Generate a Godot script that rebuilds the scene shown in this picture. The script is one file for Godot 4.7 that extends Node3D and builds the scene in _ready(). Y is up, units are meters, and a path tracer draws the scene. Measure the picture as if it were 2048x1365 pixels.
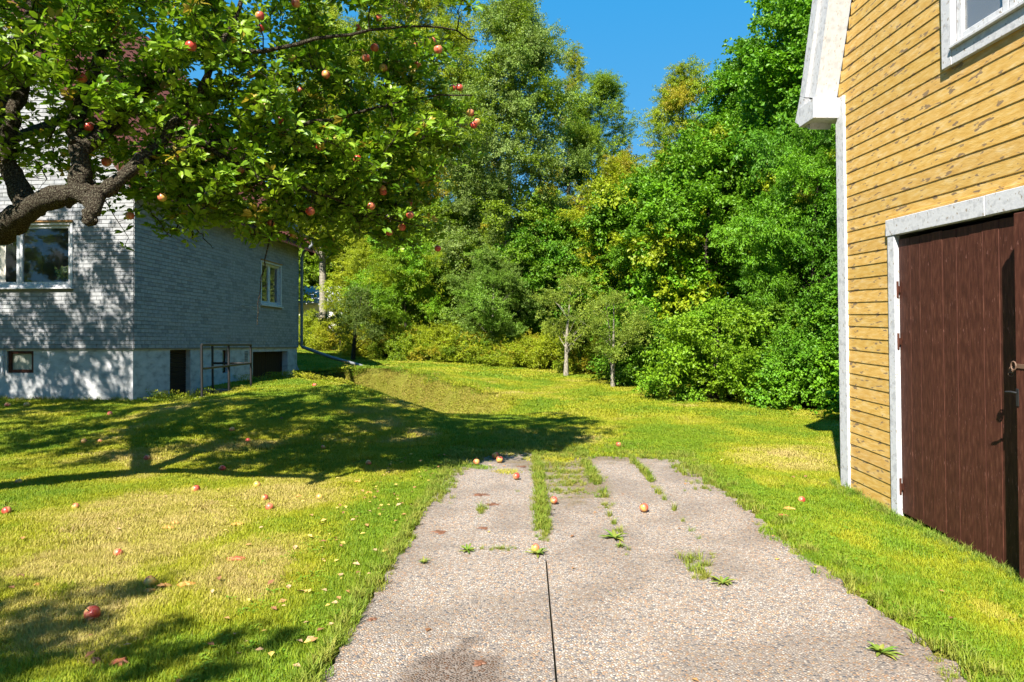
extends Node3D

const FOCAL := 1400.0      # the lens in pixels of the 2048 pixel wide photograph
const EYE := 1.5
const HORIZON := 690.0

var used_names := {}
var M := {}
var lawn_noise := FastNoiseLite.new()
var patch_noise := FastNoiseLite.new()

# ------------------------------------------------------------------ geometry
class Geo:
	var v := PackedVector3Array()
	var n := PackedVector3Array()
	var c := PackedColorArray()
	var t := PackedVector2Array()
	var use_uv := false

	func tri(a: Vector3, b: Vector3, d: Vector3, col := Color.WHITE) -> void:
		var m := (b - a).cross(d - a).normalized()
		v.append_array([a, d, b]); n.append_array([m, m, m]); c.append_array([col, col, col])

	func quad(a: Vector3, b: Vector3, d: Vector3, e: Vector3, col := Color.WHITE) -> void:
		var m := (d - a).cross(e - b).normalized()
		v.append_array([a, d, b, a, e, d]); n.append_array([m, m, m, m, m, m])
		c.append_array([col, col, col, col, col, col])

	func quad_uv(a: Vector3, b: Vector3, d: Vector3, e: Vector3, ua: Vector2, ub: Vector2, ud: Vector2, ue: Vector2, ca: Color, cb: Color, cd: Color, ce: Color) -> void:
		use_uv = true
		var m := (d - a).cross(e - b).normalized()
		v.append_array([a, d, b, a, e, d]); n.append_array([m, m, m, m, m, m])
		c.append_array([ca, cd, cb, ca, ce, cd]); t.append_array([ua, ud, ub, ua, ue, ud])

	func out_quad(a: Vector3, b: Vector3, d: Vector3, e: Vector3, mid: Vector3, col: Color) -> void:
		if (d - a).cross(e - b).dot((a + b + d + e) / 4.0 - mid) >= 0.0:
			quad(a, b, d, e, col)
		else:
			quad(a, e, d, b, col)

	func smooth_quad(p: Array, q: Array, col := Color.WHITE) -> void:
		v.append_array([p[0], p[2], p[1], p[0], p[3], p[2]])
		n.append_array([q[0], q[2], q[1], q[0], q[3], q[2]])
		c.append_array([col, col, col, col, col, col])

	func box(x: Transform3D, lo: Vector3, hi: Vector3, col := Color.WHITE, bevel := 0.0) -> void:
		var mid := x * ((lo + hi) / 2.0)
		var k := func(s: Vector3, axis: int) -> Vector3:
			var p := Vector3(hi.x if s.x > 0 else lo.x, hi.y if s.y > 0 else lo.y, hi.z if s.z > 0 else lo.z)
			for i in 3:
				if i != axis:
					p[i] -= s[i] * bevel
			return x * p
		for axis in 3:
			var b1 := (axis + 1) % 3
			var b2 := (axis + 2) % 3
			for s in [-1.0, 1.0]:
				var q := []
				for pr in [[-1.0, -1.0], [1.0, -1.0], [1.0, 1.0], [-1.0, 1.0]]:
					var sg := Vector3.ZERO
					sg[axis] = s; sg[b1] = pr[0]; sg[b2] = pr[1]
					q.append(k.call(sg, axis))
				out_quad(q[0], q[1], q[2], q[3], mid, col)
			if bevel > 0.0:
				for s1 in [-1.0, 1.0]:
					for s2 in [-1.0, 1.0]:
						var e := []
						for pr in [[-1.0, b1], [1.0, b1], [1.0, b2], [-1.0, b2]]:
							var sg := Vector3.ZERO
							sg[axis] = pr[0]; sg[b1] = s1; sg[b2] = s2
							e.append(k.call(sg, pr[1]))
						out_quad(e[0], e[1], e[2], e[3], mid, col)
		if bevel > 0.0:
			for i in 8:
				var sg := Vector3(1 if i & 1 else -1, 1 if i & 2 else -1, 1 if i & 4 else -1)
				var a: Vector3 = k.call(sg, 0)
				var b: Vector3 = k.call(sg, 1)
				var d: Vector3 = k.call(sg, 2)
				if (b - a).cross(d - a).dot(a - mid) >= 0.0:
					tri(a, b, d, col)
				else:
					tri(a, d, b, col)

	func tube(pts: Array, radii: Array, sides: int, col := Color.WHITE, lumps := 0.0, rng: RandomNumberGenerator = null) -> void:
		var rings := []
		var norms := []
		var side := Vector3.ZERO
		for i in pts.size():
			var dir: Vector3 = (pts[mini(i + 1, pts.size() - 1)] - pts[maxi(i - 1, 0)]).normalized()
			if side == Vector3.ZERO:
				side = dir.cross(Vector3(0.31, 0.2, 0.93)).normalized()
			side = (side - dir * side.dot(dir)).normalized()
			var up := dir.cross(side)
			var ring := []
			var nr := []
			for j in sides:
				var a := TAU * j / sides
				var o := side * cos(a) + up * sin(a)
				var r: float = radii[i]
				if lumps > 0.0 and rng:
					r *= 1.0 + rng.randf_range(-lumps, lumps)
				ring.append(pts[i] + o * r)
				nr.append(o)
			rings.append(ring)
			norms.append(nr)
		for i in pts.size() - 1:
			for j in sides:
				var k := (j + 1) % sides
				smooth_quad([rings[i][j], rings[i][k], rings[i + 1][k], rings[i + 1][j]], [norms[i][j], norms[i][k], norms[i + 1][k], norms[i + 1][j]], col)
		for end in [0, pts.size() - 1]:
			for j in sides:
				var k := (j + 1) % sides
				if end == 0:
					tri(pts[0], rings[0][k], rings[0][j], col)
				else:
					tri(pts[end], rings[end][j], rings[end][k], col)

	func mesh() -> ArrayMesh:
		var a := []
		a.resize(Mesh.ARRAY_MAX)
		a[Mesh.ARRAY_VERTEX] = v
		a[Mesh.ARRAY_NORMAL] = n
		a[Mesh.ARRAY_COLOR] = c
		if use_uv:
			a[Mesh.ARRAY_TEX_UV] = t
		var m := ArrayMesh.new()
		m.add_surface_from_arrays(Mesh.PRIMITIVE_TRIANGLES, a)
		return m


func numbered(called: String) -> String:
	if not used_names.has(called):
		used_names[called] = 0
		return called
	used_names[called] += 1
	return "%s_%03d" % [called, used_names[called]]

func thing(called: String, label: String, category: String, at := Vector3.ZERO, group := "") -> Node3D:
	var o := Node3D.new()
	o.name = numbered(called)
	add_child(o)
	o.position = at
	tag(o, label, category, group)
	return o

func tag(o: Node, label: String, category: String, group := "", kind := "") -> void:
	if label: o.set_meta("label", label)
	if category: o.set_meta("category", category)
	if group: o.set_meta("group", group)
	if kind: o.set_meta("kind", kind)

func part(called: String, m: Mesh, mat: Material, parent: Node) -> MeshInstance3D:
	var o := MeshInstance3D.new()
	o.name = called
	o.mesh = m
	o.material_override = mat
	parent.add_child(o, true)
	return o

func top(called: String, m: Mesh, mat: Material) -> MeshInstance3D:
	var o := MeshInstance3D.new()
	o.name = numbered(called)
	o.mesh = m
	o.material_override = mat
	add_child(o)
	return o

func scatter(called: String, m: Mesh, mat: Material, xs: Array, cols: Array, parent: Node) -> MultiMeshInstance3D:
	var mm := MultiMesh.new()
	mm.transform_format = MultiMesh.TRANSFORM_3D
	mm.use_colors = true
	mm.mesh = m
	mm.instance_count = xs.size()
	for i in xs.size():
		mm.set_instance_transform(i, xs[i])
		mm.set_instance_color(i, cols[i])
	var o := MultiMeshInstance3D.new()
	o.name = called
	o.multimesh = mm
	o.material_override = mat
	parent.add_child(o, true)
	return o

# ------------------------------------------------------------------ materials
func lin(r: float, g: float, b: float) -> Color:
	return Color(r, g, b).linear_to_srgb()

func mat(col: Color, rough := 0.9, spec := 0.3) -> StandardMaterial3D:
	var m := StandardMaterial3D.new()
	m.albedo_color = col
	m.roughness = rough
	m.metallic_specular = spec
	m.vertex_color_use_as_albedo = true
	return m

func ramp(stops: Array, constant := false) -> Gradient:
	var g := Gradient.new()
	var offs := PackedFloat32Array()
	var cols := PackedColorArray()
	for s in stops:
		offs.append(s[0])
		cols.append(s[1])
	g.offsets = offs
	g.colors = cols
	if constant:
		g.interpolation_mode = Gradient.GRADIENT_INTERPOLATE_CONSTANT
	return g

func noise_tex(size: int, freq: float, octaves: int, sd: int, stops: Array, opt := {}) -> NoiseTexture2D:
	var f := FastNoiseLite.new()
	f.seed = sd
	f.frequency = freq
	f.noise_type = opt.get("type", FastNoiseLite.TYPE_SIMPLEX_SMOOTH)
	f.fractal_octaves = octaves
	if octaves == 1:
		f.fractal_type = FastNoiseLite.FRACTAL_NONE
	if opt.has("ret"):
		f.cellular_return_type = opt.ret
		f.cellular_jitter = 0.95
	var t := NoiseTexture2D.new()
	t.width = size
	t.height = opt.get("height", size)
	t.seamless = opt.get("seamless", true)
	t.normalize = opt.get("normalize", true)
	t.noise = f
	if opt.has("normal"):
		t.as_normal_map = true
		t.bump_strength = opt.normal
	elif stops:
		t.color_ramp = ramp(stops, opt.get("constant", false))
	return t

func world_tri(m: StandardMaterial3D, s: Vector3) -> void:
	m.uv1_triplanar = true
	m.uv1_world_triplanar = true
	m.uv1_scale = s

func detail(m: StandardMaterial3D, t: Texture2D, s: Vector3, world := true) -> void:
	m.detail_enabled = true
	m.detail_albedo = t
	m.detail_blend_mode = BaseMaterial3D.BLEND_MODE_MIX
	m.detail_uv_layer = BaseMaterial3D.DETAIL_UV_2
	m.uv2_triplanar = true
	m.uv2_world_triplanar = world
	m.uv2_scale = s

func bumpy(m: StandardMaterial3D, t: Texture2D, cm: float) -> void:
	m.heightmap_enabled = true
	m.heightmap_texture = t
	m.heightmap_scale = cm

func leaf_mat(rough := 0.55, through := 0.55) -> StandardMaterial3D:
	var m := mat(Color.WHITE, rough, 0.4)
	m.backlight_enabled = true
	m.backlight = Color(through, through, through * 0.5).linear_to_srgb()
	m.cull_mode = BaseMaterial3D.CULL_DISABLED
	return m

func make_materials() -> void:
	var fleck := func(sd: int, freq: float, lo: float, col: Color) -> NoiseTexture2D:
		return noise_tex(1024, freq, 4, sd, [[0.0, Color(col, 1.0)], [lo, Color(col, 1.0)], [lo + 0.015, Color(col, 0.0)], [1.0, Color(col, 0.0)]])
	# yellow weather board
	var y := mat(Color.WHITE, 0.75, 0.3)
	y.albedo_texture = noise_tex(1024, 0.008, 5, 3, [[0.0, Color("b08a46")], [0.3, Color("bb9650")], [0.6, Color("c2a05e")], [0.8, Color("c6a96e")], [1.0, Color("c6b088")]])
	world_tri(y, Vector3(0.6, 2.4, 0.6))
	detail(y, fleck.call(8, 0.0085, 0.30, Color("7a6750")), Vector3(0.5, 1.6, 0.5))
	y.detail_mask = noise_tex(512, 0.012, 2, 37, [[0.0, Color.BLACK], [0.52, Color.BLACK], [0.56, Color.WHITE], [1.0, Color.WHITE]])
	bumpy(y, noise_tex(1024, 0.03, 5, 21, []), 0.12)
	M.yellow = y
	# white paint, weathered
	var w := mat(Color("bfc1c5"), 0.7, 0.3)
	w.albedo_texture = noise_tex(512, 0.012, 4, 5, [[0.0, Color("d2d3d6")], [0.5, Color("ffffff")], [1.0, Color("f0f1f4")]])
	world_tri(w, Vector3(1.5, 1.5, 1.5))
	detail(w, fleck.call(31, 0.02, 0.24, Color("8d8478")), Vector3(1.2, 0.8, 1.2))
	w.detail_mask = noise_tex(512, 0.015, 2, 38, [[0.0, Color.BLACK], [0.5, Color.BLACK], [0.58, Color.WHITE], [1.0, Color.WHITE]])
	bumpy(w, noise_tex(512, 0.05, 4, 22, []), 0.08)
	M.white = w
	# brown door paint
	var b := mat(Color.WHITE, 0.62, 0.3)
	b.albedo_texture = noise_tex(1024, 0.012, 5, 9, [[0.0, Color("3d2219")], [0.4, Color("4b2b21")], [0.7, Color("573428")], [1.0, Color("694638")]])
	world_tri(b, Vector3(1.2, 0.5, 2.4))
	detail(b, fleck.call(14, 0.02, 0.13, Color("8a6058")), Vector3(4.0, 0.35, 4.0))
	bumpy(b, noise_tex(512, 0.03, 4, 24, []), 0.06)
	b.albedo_color = lin(0.8, 0.8, 0.8)
	M.brown = b
	# cement tiles on the house
	var t := mat(Color.WHITE, 0.85, 0.3)
	t.albedo_texture = noise_tex(512, 0.02, 4, 12, [[0.0, Color("9fa3a6")], [0.5, Color("b3b6b9")], [1.0, Color("c4c6c8")]])
	world_tri(t, Vector3(0.8, 1.2, 0.8))
	t.albedo_color = lin(0.58, 0.58, 0.585)
	M.tile = t
	M.backing = mat(lin(0.2, 0.2, 0.2))
	# painted concrete foundation
	var f := mat(Color.WHITE, 0.9, 0.3)
	f.albedo_texture = noise_tex(1024, 0.006, 5, 18, [[0.0, Color("9a9c9c")], [0.4, Color("bfc1c2")], [0.75, Color("cfd0d1")], [1.0, Color("d6d7d6")]])
	world_tri(f, Vector3(0.5, 0.9, 0.5))
	bumpy(f, noise_tex(512, 0.03, 5, 25, []), 0.4)
	f.albedo_color = lin(0.74, 0.75, 0.77)
	M.plaster = f
	# exposed aggregate
	var s := mat(Color.WHITE, 0.9, 0.3)
	var peb := [Color("d0b596"), Color("b7a9a0"), Color("d8c8ba"), Color("a09890"), Color("cfa684"), Color("bdb4ae"), Color("e0d4c9"), Color("6a6e78"), Color("c7bbb0"), Color("a98f7b"), Color("d9bfa6"), Color("948e8c"), Color("cdbfb4"), Color("7d7a7c"), Color("e2d8cf"), Color("b99a80")]
	var stops := []
	for i in 48:
		stops.append([i / 48.0, peb[(i * 7 + i / 5) % 16]])
	s.albedo_texture = noise_tex(2048, 0.072, 1, 44, stops, {"type": FastNoiseLite.TYPE_CELLULAR, "ret": FastNoiseLite.RETURN_CELL_VALUE, "seamless": false, "constant": true})
	s.detail_enabled = true
	s.detail_albedo = noise_tex(2048, 0.072, 1, 44, [[0.0, Color("786f68", 1.0)], [0.13, Color("786f68", 0.95)], [0.3, Color("786f68", 0.0)], [1.0, Color("786f68", 0.0)]], {"type": FastNoiseLite.TYPE_CELLULAR, "ret": FastNoiseLite.RETURN_DISTANCE2_SUB, "seamless": false})
	s.detail_blend_mode = BaseMaterial3D.BLEND_MODE_MIX
	s.detail_uv_layer = BaseMaterial3D.DETAIL_UV_1
	bumpy(s, noise_tex(2048, 0.072, 1, 44, [[0.0, Color.BLACK], [0.45, Color.WHITE], [1.0, Color.WHITE]], {"type": FastNoiseLite.TYPE_CELLULAR, "ret": FastNoiseLite.RETURN_DISTANCE2_SUB, "seamless": false}), 0.45)
	s.albedo_color = lin(0.66, 0.685, 0.69)
	M.slab = s
	# soil and thatch under the grass
	var g := mat(Color.WHITE, 1.0, 0.1)
	g.albedo_texture = noise_tex(1024, 0.03, 5, 50, [[0.0, Color("3d4018")], [0.35, Color("55581f")], [0.6, Color("656428")], [0.8, Color("77703a")], [1.0, Color("84774a")]])
	world_tri(g, Vector3(0.9, 0.9, 0.9))
	bumpy(g, noise_tex(512, 0.06, 4, 27, []), 2.0)
	M.soil = g
	M.grass = leaf_mat(0.6, 0.5)
	M.leaf = leaf_mat(0.5, 0.75)
	M.apple_leaf = leaf_mat(0.4, 0.75)
	# bark
	var k := mat(Color.WHITE, 0.95, 0.2)
	k.albedo_texture = noise_tex(512, 0.03, 5, 60, [[0.0, Color("1e1914")], [0.4, Color("3a322a")], [0.6, Color("534c41")], [0.72, Color("7d7a68")], [1.0, Color("9a9d84")]])
	world_tri(k, Vector3(4, 3, 4))
	bumpy(k, noise_tex(512, 0.05, 5, 61, []), 5.0)
	M.bark = k
	var k2 := mat(Color.WHITE, 0.9, 0.2)
	k2.albedo_texture = noise_tex(512, 0.02, 5, 62, [[0.0, Color("3d382f")], [0.35, Color("6e695d")], [0.7, Color("938e80")], [1.0, Color("a8a396")]])
	world_tri(k2, Vector3(2, 0.8, 2))
	M.pale_bark = k2
	# roof tiles, metal, glass, fruit
	var r := mat(Color.WHITE, 0.8, 0.3)
	r.albedo_texture = noise_tex(512, 0.03, 4, 70, [[0.0, Color("3d2420")], [0.5, Color("57332c")], [1.0, Color("6b443a")]])
	world_tri(r, Vector3(0.8, 0.8, 0.8))
	M.roof = r
	M.black_metal = mat(lin(0.012, 0.012, 0.013), 0.5, 0.5)
	M.rust_metal = mat(lin(0.12, 0.07, 0.045), 0.6, 0.5)
	M.steel = mat(lin(0.35, 0.33, 0.3), 0.4, 0.5)
	M.steel.metallic = 0.8
	M.zinc = mat(lin(0.16, 0.175, 0.19), 0.55, 0.5)
	M.zinc.metallic = 0.3
	var gl := StandardMaterial3D.new()
	gl.albedo_color = Color(0.9, 0.95, 1.0, 0.008)
	gl.transparency = BaseMaterial3D.TRANSPARENCY_ALPHA
	gl.roughness = 0.02
	gl.metallic_specular = 0.5
	M.glass = gl
	var fg := mat(Color.WHITE, 0.35, 0.5)
	fg.albedo_texture = noise_tex(256, 0.08, 4, 75, [[0.0, Color("6d7068")], [0.5, Color("9a9d92")], [1.0, Color("b9bbae")]])
	world_tri(fg, Vector3(3, 3, 3))
	M.frosted = fg
	M.room = mat(lin(0.3, 0.27, 0.23))
	M.oak = mat(lin(0.3, 0.16, 0.06), 0.6)
	M.cellar_door = mat(lin(0.022, 0.014, 0.01), 0.7)
	M.apple = mat(Color.WHITE, 0.32, 0.5)
	M.pulp = mat(Color.WHITE, 0.6, 0.5)
	M.dry = mat(Color.WHITE, 0.9, 0.2)
	M.concrete = mat(lin(0.32, 0.31, 0.29))
	M.concrete.albedo_texture = noise_tex(512, 0.03, 5, 80, [[0.0, Color("a09a90")], [1.0, Color("f4f0ea")]])
	world_tri(M.concrete, Vector3(1, 1, 1))
	M.blue = mat(lin(0.06, 0.16, 0.32), 0.4, 0.5)
	M.pale_wall = mat(lin(0.75, 0.75, 0.76))
	M.sheet_roof = mat(lin(0.4, 0.42, 0.45), 0.6)

# ------------------------------------------------------------------ the ground
const RAMP := [Vector2(1.0, 12.0), Vector2(-2.0, 16.2), Vector2(-4.3, 19.0), Vector2(-8.2, 20.0)]

func lift(a: float, b: float, x: float) -> float:
	return smoothstep(0.0, 1.0, clampf((x - a) / (b - a), 0.0, 1.0))

func ground(x: float, d: float) -> float:
	var t := d - 9.0
	var h := 0.019 * (t + sqrt(t * t + 4.0))
	if d > 45.0:
		h = 0.038 * 36.0
	h += 0.55 * lift(-4.0, -14.0, x) * lift(18.0, 34.0, d)
	h += 0.40 * lift(0.4, -3.8, x) * (0.6 + 0.4 * lift(-6.6, -4.8, x)) * lift(8.0, 12.5, d) * (1.0 - 0.7 * lift(20.0, 24.0, d))
	h -= 0.15 * lift(2.0, 3.6, x) * lift(9.5, 4.5, d)
	var best := 1e9
	var along := 0.0
	for i in 3:
		var a: Vector2 = RAMP[i]
		var b: Vector2 = RAMP[i + 1]
		var ab := b - a
		var s := clampf((Vector2(x, d) - a).dot(ab) / ab.length_squared(), 0.0, 1.0)
		var q := Vector2(x, d).distance_to(a + ab * s)
		if q < best:
			best = q
			along = (i + s) / 3.0
	if best < 2.3:
		var w := lift(1.95, 0.95, best)
		h = lerpf(h, h - 1.9 * lift(0.02, 0.75, along), w)
	# stairwell by the cellar door
	if x < -5.4 and x > -8.0 and d > 13.0 and d < 17.0:
		var loc := house_frame().affine_inverse() * Vector3(x, 0, -d)
		h -= 0.55 * lift(1.38, 1.2, loc.x) * lift(-0.5, -1.15, loc.z) * lift(-2.45, -2.3, loc.z)
	return h + 0.022 * lawn_noise.get_noise_2d(x * 2.0, d * 2.0) * lift(3.0, 6.0, d + absf(x - 0.6))

func g3(x: float, d: float) -> Vector3:
	return Vector3(x, ground(x, d), -d)

func see(px: float, py: float, d: float) -> Vector3:   # a point seen at that spot of the photograph, d metres away
	return Vector3((px - 1024.0) / FOCAL * d, EYE - (py - HORIZON) / FOCAL * d, -d)

func land(px: float, py: float) -> Vector3:            # where the line of sight meets the ground
	var d := 2.5
	while d < 60.0:
		var p := see(px, py, d)
		if p.y <= ground(p.x, d):
			break
		d += 0.02 + d * 0.002
	return g3((px - 1024.0) / FOCAL * d, d)

func drive_shift(d: float) -> float:
	return 0.022 * (d - 3.0)

func build_ground() -> void:
	var xs := []
	var ds := []
	for a in [-300.0, -150.0, -80.0, -50.0, -35.0, -27.0, -21.0]: xs.append(a)
	var x := -17.0
	while x < 13.0:
		xs.append(x); x += 0.2
	for a in [14.0, 17.0, 22.0, 30.0, 45.0, 80.0, 150.0, 300.0]: xs.append(a)
	for a in [-300.0, -100.0, -40.0, -15.0, -6.0]: ds.append(a)
	var d := -3.0
	while d < 26.0:
		ds.append(d); d += 0.2
	while d < 46.0:
		ds.append(d); d += 0.8
	for a in [50.0, 60.0, 80.0, 120.0, 200.0, 400.0]: ds.append(a)
	var grid := []
	for q in ds:
		var row := PackedVector3Array()
		for p in xs:
			var v := g3(p, q)
			var sh := drive_shift(q)
			if q < 9.3 and p > -0.86 + sh and p < 2.06 + sh:
				v.y -= 0.05
			row.append(v)
		grid.append(row)
	var st := SurfaceTool.new()
	st.begin(Mesh.PRIMITIVE_TRIANGLES)
	for row in grid:
		for v in row:
			st.add_vertex(v)
	var w := xs.size()
	for j in ds.size() - 1:
		for i in w - 1:
			var a := j * w + i
			for k in [a, a + w, a + 1, a + 1, a + w, a + w + 1]:
				st.add_index(k)
	st.generate_normals()
	var o := top("ground", st.commit(), M.soil)
	tag(o, "rolling lawn ground with a sunken ramp beside the grey house", "ground", "", "structure")

func slab_tint(x: float, d: float) -> Color:
	var n := patch_noise.get_noise_2d(x * 3.0, d * 3.0)
	var fine := lawn_noise.get_noise_2d(x * 14.0, d * 14.0)
	var c := Color(1.04, 1.03, 1.02).lerp(Color(0.72, 0.7, 0.68), clampf(n * 2.2 + 0.25, 0.0, 1.0))
	c *= 1.0 + 0.1 * fine
	# the dark oily stain on the slab joint
	var q := Vector2((x + 0.28) / 0.34, (d - 3.02) / 0.62)
	q.x += n * 0.5
	q.y += fine * 0.5
	var stain := lift(1.0, 0.62, q.length() + maxf(0.0, d - 3.2) * absf(x + 0.22) * 1.2)
	c = c.lerp(Color(0.2, 0.15, 0.12), stain)
	# moss on the middle slabs farther on
	var moss := maxf(lift(6.3, 7.0, d + fine * 0.8) * lift(0.15, 0.3, x + fine * 0.1) * lift(1.0, 0.8, x + fine * 0.1), lift(8.3, 9.2, d + fine * 0.9 + n * 0.8))
	c = c.lerp(Color(0.42, 0.36, 0.12), moss * clampf(0.75 + n, 0.0, 1.0))
	var soil := clampf(lift(1.75, 2.1, x + n * 0.3) + lift(-0.6, -0.9, x + n * 0.25) * 0.7, 0.0, 1.0)
	return c.lerp(Color(0.62, 0.52, 0.42), soil * 0.7)

func build_driveway() -> void:
	var root := Node3D.new()
	root.name = numbered("driveway")
	add_child(root)
	tag(root, "worn driveway of exposed aggregate concrete slabs between lawn and barn", "driveway", "", "structure")
	var rng := RandomNumberGenerator.new()
	rng.seed = 77
	var edges := [-0.85, -0.35, 0.19, 0.77, 1.38, 2.05]
	for col in 5:
		var d: float = -2.2 + [0.0, 0.35, 0.1, 0.5, 0.2][col]
		var stop: float = [9.2, 9.5, 9.3, 9.1, 9.25][col]
		while d < stop - 0.2:
			var d1 := minf(d + 0.87, stop)
			var gap: float = [0.0004, 0.0004, 0.0010, 0.0005, 0.0004][col]
			var g := Geo.new()
			var side := Geo.new()
			var x0: float = edges[col] + gap + (0.009 if col == 2 and d < 4.6 else 0.0)
			var x1: float = edges[col + 1] - gap
			var uo := Vector2(rng.randf_range(0.0, 0.7), rng.randf_range(0.0, 0.55))
			var tilt := Vector3(rng.randf_range(-0.003, 0.003), rng.randf_range(0.0, 0.0006), 0.0)
			var tone := rng.randf_range(0.9, 1.06)
			var nx := 10
			var nd := 14
			var pts := []
			for j in nd + 1:
				var row := []
				for i in nx + 1:
					var fx := float(i) / nx
					var fd := float(j) / nd
					var lx := lerpf(x0, x1, fx)
					var ld := lerpf(d + 0.0006, d1 - 0.0006, fd)
					if col == 0 and i == 0:
						lx += rng.randf_range(-0.015, 0.02)
					if col == 4 and i == nx:
						lx += rng.randf_range(-0.05, 0.03)
					var wx := lx + drive_shift(ld)
					var p := Vector3(wx, ground(wx, ld) + 0.006 + tilt.y + tilt.x * (fx - 0.5) + tilt.z * (fd - 0.5), -ld)
					if i == 0 or j == 0 or i == nx or j == nd:
						p.y -= 0.001
					row.append([p, Vector2(lx - x0, ld - d) / 2.05 + uo, slab_tint(lx, ld) * tone])
				pts.append(row)
			for j in nd:
				for i in nx:
					var a: Array = pts[j][i]
					var b: Array = pts[j][i + 1]
					var c: Array = pts[j + 1][i + 1]
					var e: Array = pts[j + 1][i]
					g.quad_uv(a[0], b[0], c[0], e[0], a[1], b[1], c[1], e[1], a[2], b[2], c[2], e[2])
			var dn := Vector3(0, -0.06, 0)
			for i in nx:
				side.quad(pts[0][i][0] + dn, pts[0][i + 1][0] + dn, pts[0][i + 1][0], pts[0][i][0])
				side.quad(pts[nd][i + 1][0] + dn, pts[nd][i][0] + dn, pts[nd][i][0], pts[nd][i + 1][0])
			for j in nd:
				side.quad(pts[j + 1][0][0] + dn, pts[j][0][0] + dn, pts[j][0][0], pts[j + 1][0][0])
				side.quad(pts[j][nx][0] + dn, pts[j + 1][nx][0] + dn, pts[j + 1][nx][0], pts[j][nx][0])
			var o := part("paving_slab", g.mesh(), M.slab, root)
			part("slab_edge", side.mesh(), M.slab, o)
			d = d1

func on_drive(x: float, d: float) -> bool:
	var s := drive_shift(d)
	var wob := 0.07 * patch_noise.get_noise_2d(d * 6.0, x * 2.0)
	var rag := patch_noise.get_noise_2d(d * 2.5 + 40.0, x * 2.5)
	return d < 8.95 + rag * 1.3 + wob * 3.0 and x > -0.87 + s + wob * 0.8 + rag * 0.12 and x < 2.02 + s + wob * 1.5 + rag * 0.22

# ------------------------------------------------------------------ grass
func blade_clump(rng: RandomNumberGenerator, blades: int, spread: float, tall: float, wide: float) -> ArrayMesh:
	var g := Geo.new()
	for i in blades:
		var a := rng.randf() * TAU
		var o := Vector3(cos(a), 0, sin(a)) * spread * sqrt(rng.randf())
		var b := rng.randf() * TAU
		var lean := Vector3(cos(b), 0, sin(b)) * rng.randf_range(0.15, 0.95)
		var h := tall * rng.randf_range(0.55, 1.25)
		var w := Vector3(-sin(b), 0, cos(b)) * wide * rng.randf_range(0.7, 1.2) * 0.5
		var m := o + lean * h * 0.35 + Vector3(0, h * 0.62, 0)
		var e := o + lean * h + Vector3(0, h * 0.95, 0)
		var q := rng.randf_range(0.78, 1.15)
		var col := Color(q, q, q)
		if rng.randf() < 0.16:
			col = Color(q * 1.7, q * 1.2, q * 1.9)
		g.quad(o - w, o + w, m + w * 0.75, m - w * 0.75, col)
		g.tri(m - w * 0.75, m + w * 0.75, e, col)
	return g.mesh()

func lawn_color(x: float, d: float, rng: RandomNumberGenerator) -> Color:
	var n := patch_noise.get_noise_2d(x * 1.3, d * 1.1) + 0.55 * lawn_noise.get_noise_2d(x * 2.6, d * 2.6)
	var dry := clampf(0.36 + n * 0.8, 0.0, 1.0)
	if d < 12.0:
		for s in [[-3.2, 6.0, 1.1], [-2.9, 5.0, 0.8], [-1.55, 4.6, 0.75], [-2.2, 7.0, 0.8], [-2.4, 3.9, 0.6]]:
			dry = maxf(dry, 0.85 * lift(s[2] * 1.25, s[2] * 0.35, Vector2(x - s[0], (d - s[1]) * 0.8).length() + n * 0.35))
		var edge := minf(absf(x + 0.9 - drive_shift(d)), absf(x - 2.1 - drive_shift(d)))
		dry *= lift(0.12, 0.75, edge + n * 0.25)
	else:
		dry = clampf(dry * 0.7 + 0.0 + 0.12 * sin((x * 0.55 + d * 0.9) * 2.6), 0.0, 0.8)
	var green := Color(0.17, 0.27, 0.008).lerp(Color(0.12, 0.215, 0.008), rng.randf())
	var straw := Color(0.50, 0.41, 0.13).lerp(Color(0.43, 0.33, 0.13), rng.randf())
	var mid := Color(0.33, 0.335, 0.012)
	var k := clampf(dry + rng.randf_range(-0.22, 0.22), 0.0, 1.0)
	return green.lerp(mid, minf(1.0, k * 2.0)) if k < 0.5 else mid.lerp(straw, (k - 0.5) * 2.0)

func clear_of_buildings(x: float, d: float) -> bool:
	if x > 3.5 and d < 7.66 and d > -3.0:
		return false
	var l := house_frame().affine_inverse() * Vector3(x, 0, -d)
	if l.x < 0.0 and l.z < 0.0 and l.z > -8.35:
		return false
	if l.x < 1.36 and l.x > 0.0 and l.z < -0.6 and l.z > -2.4:
		return false
	return true

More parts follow.
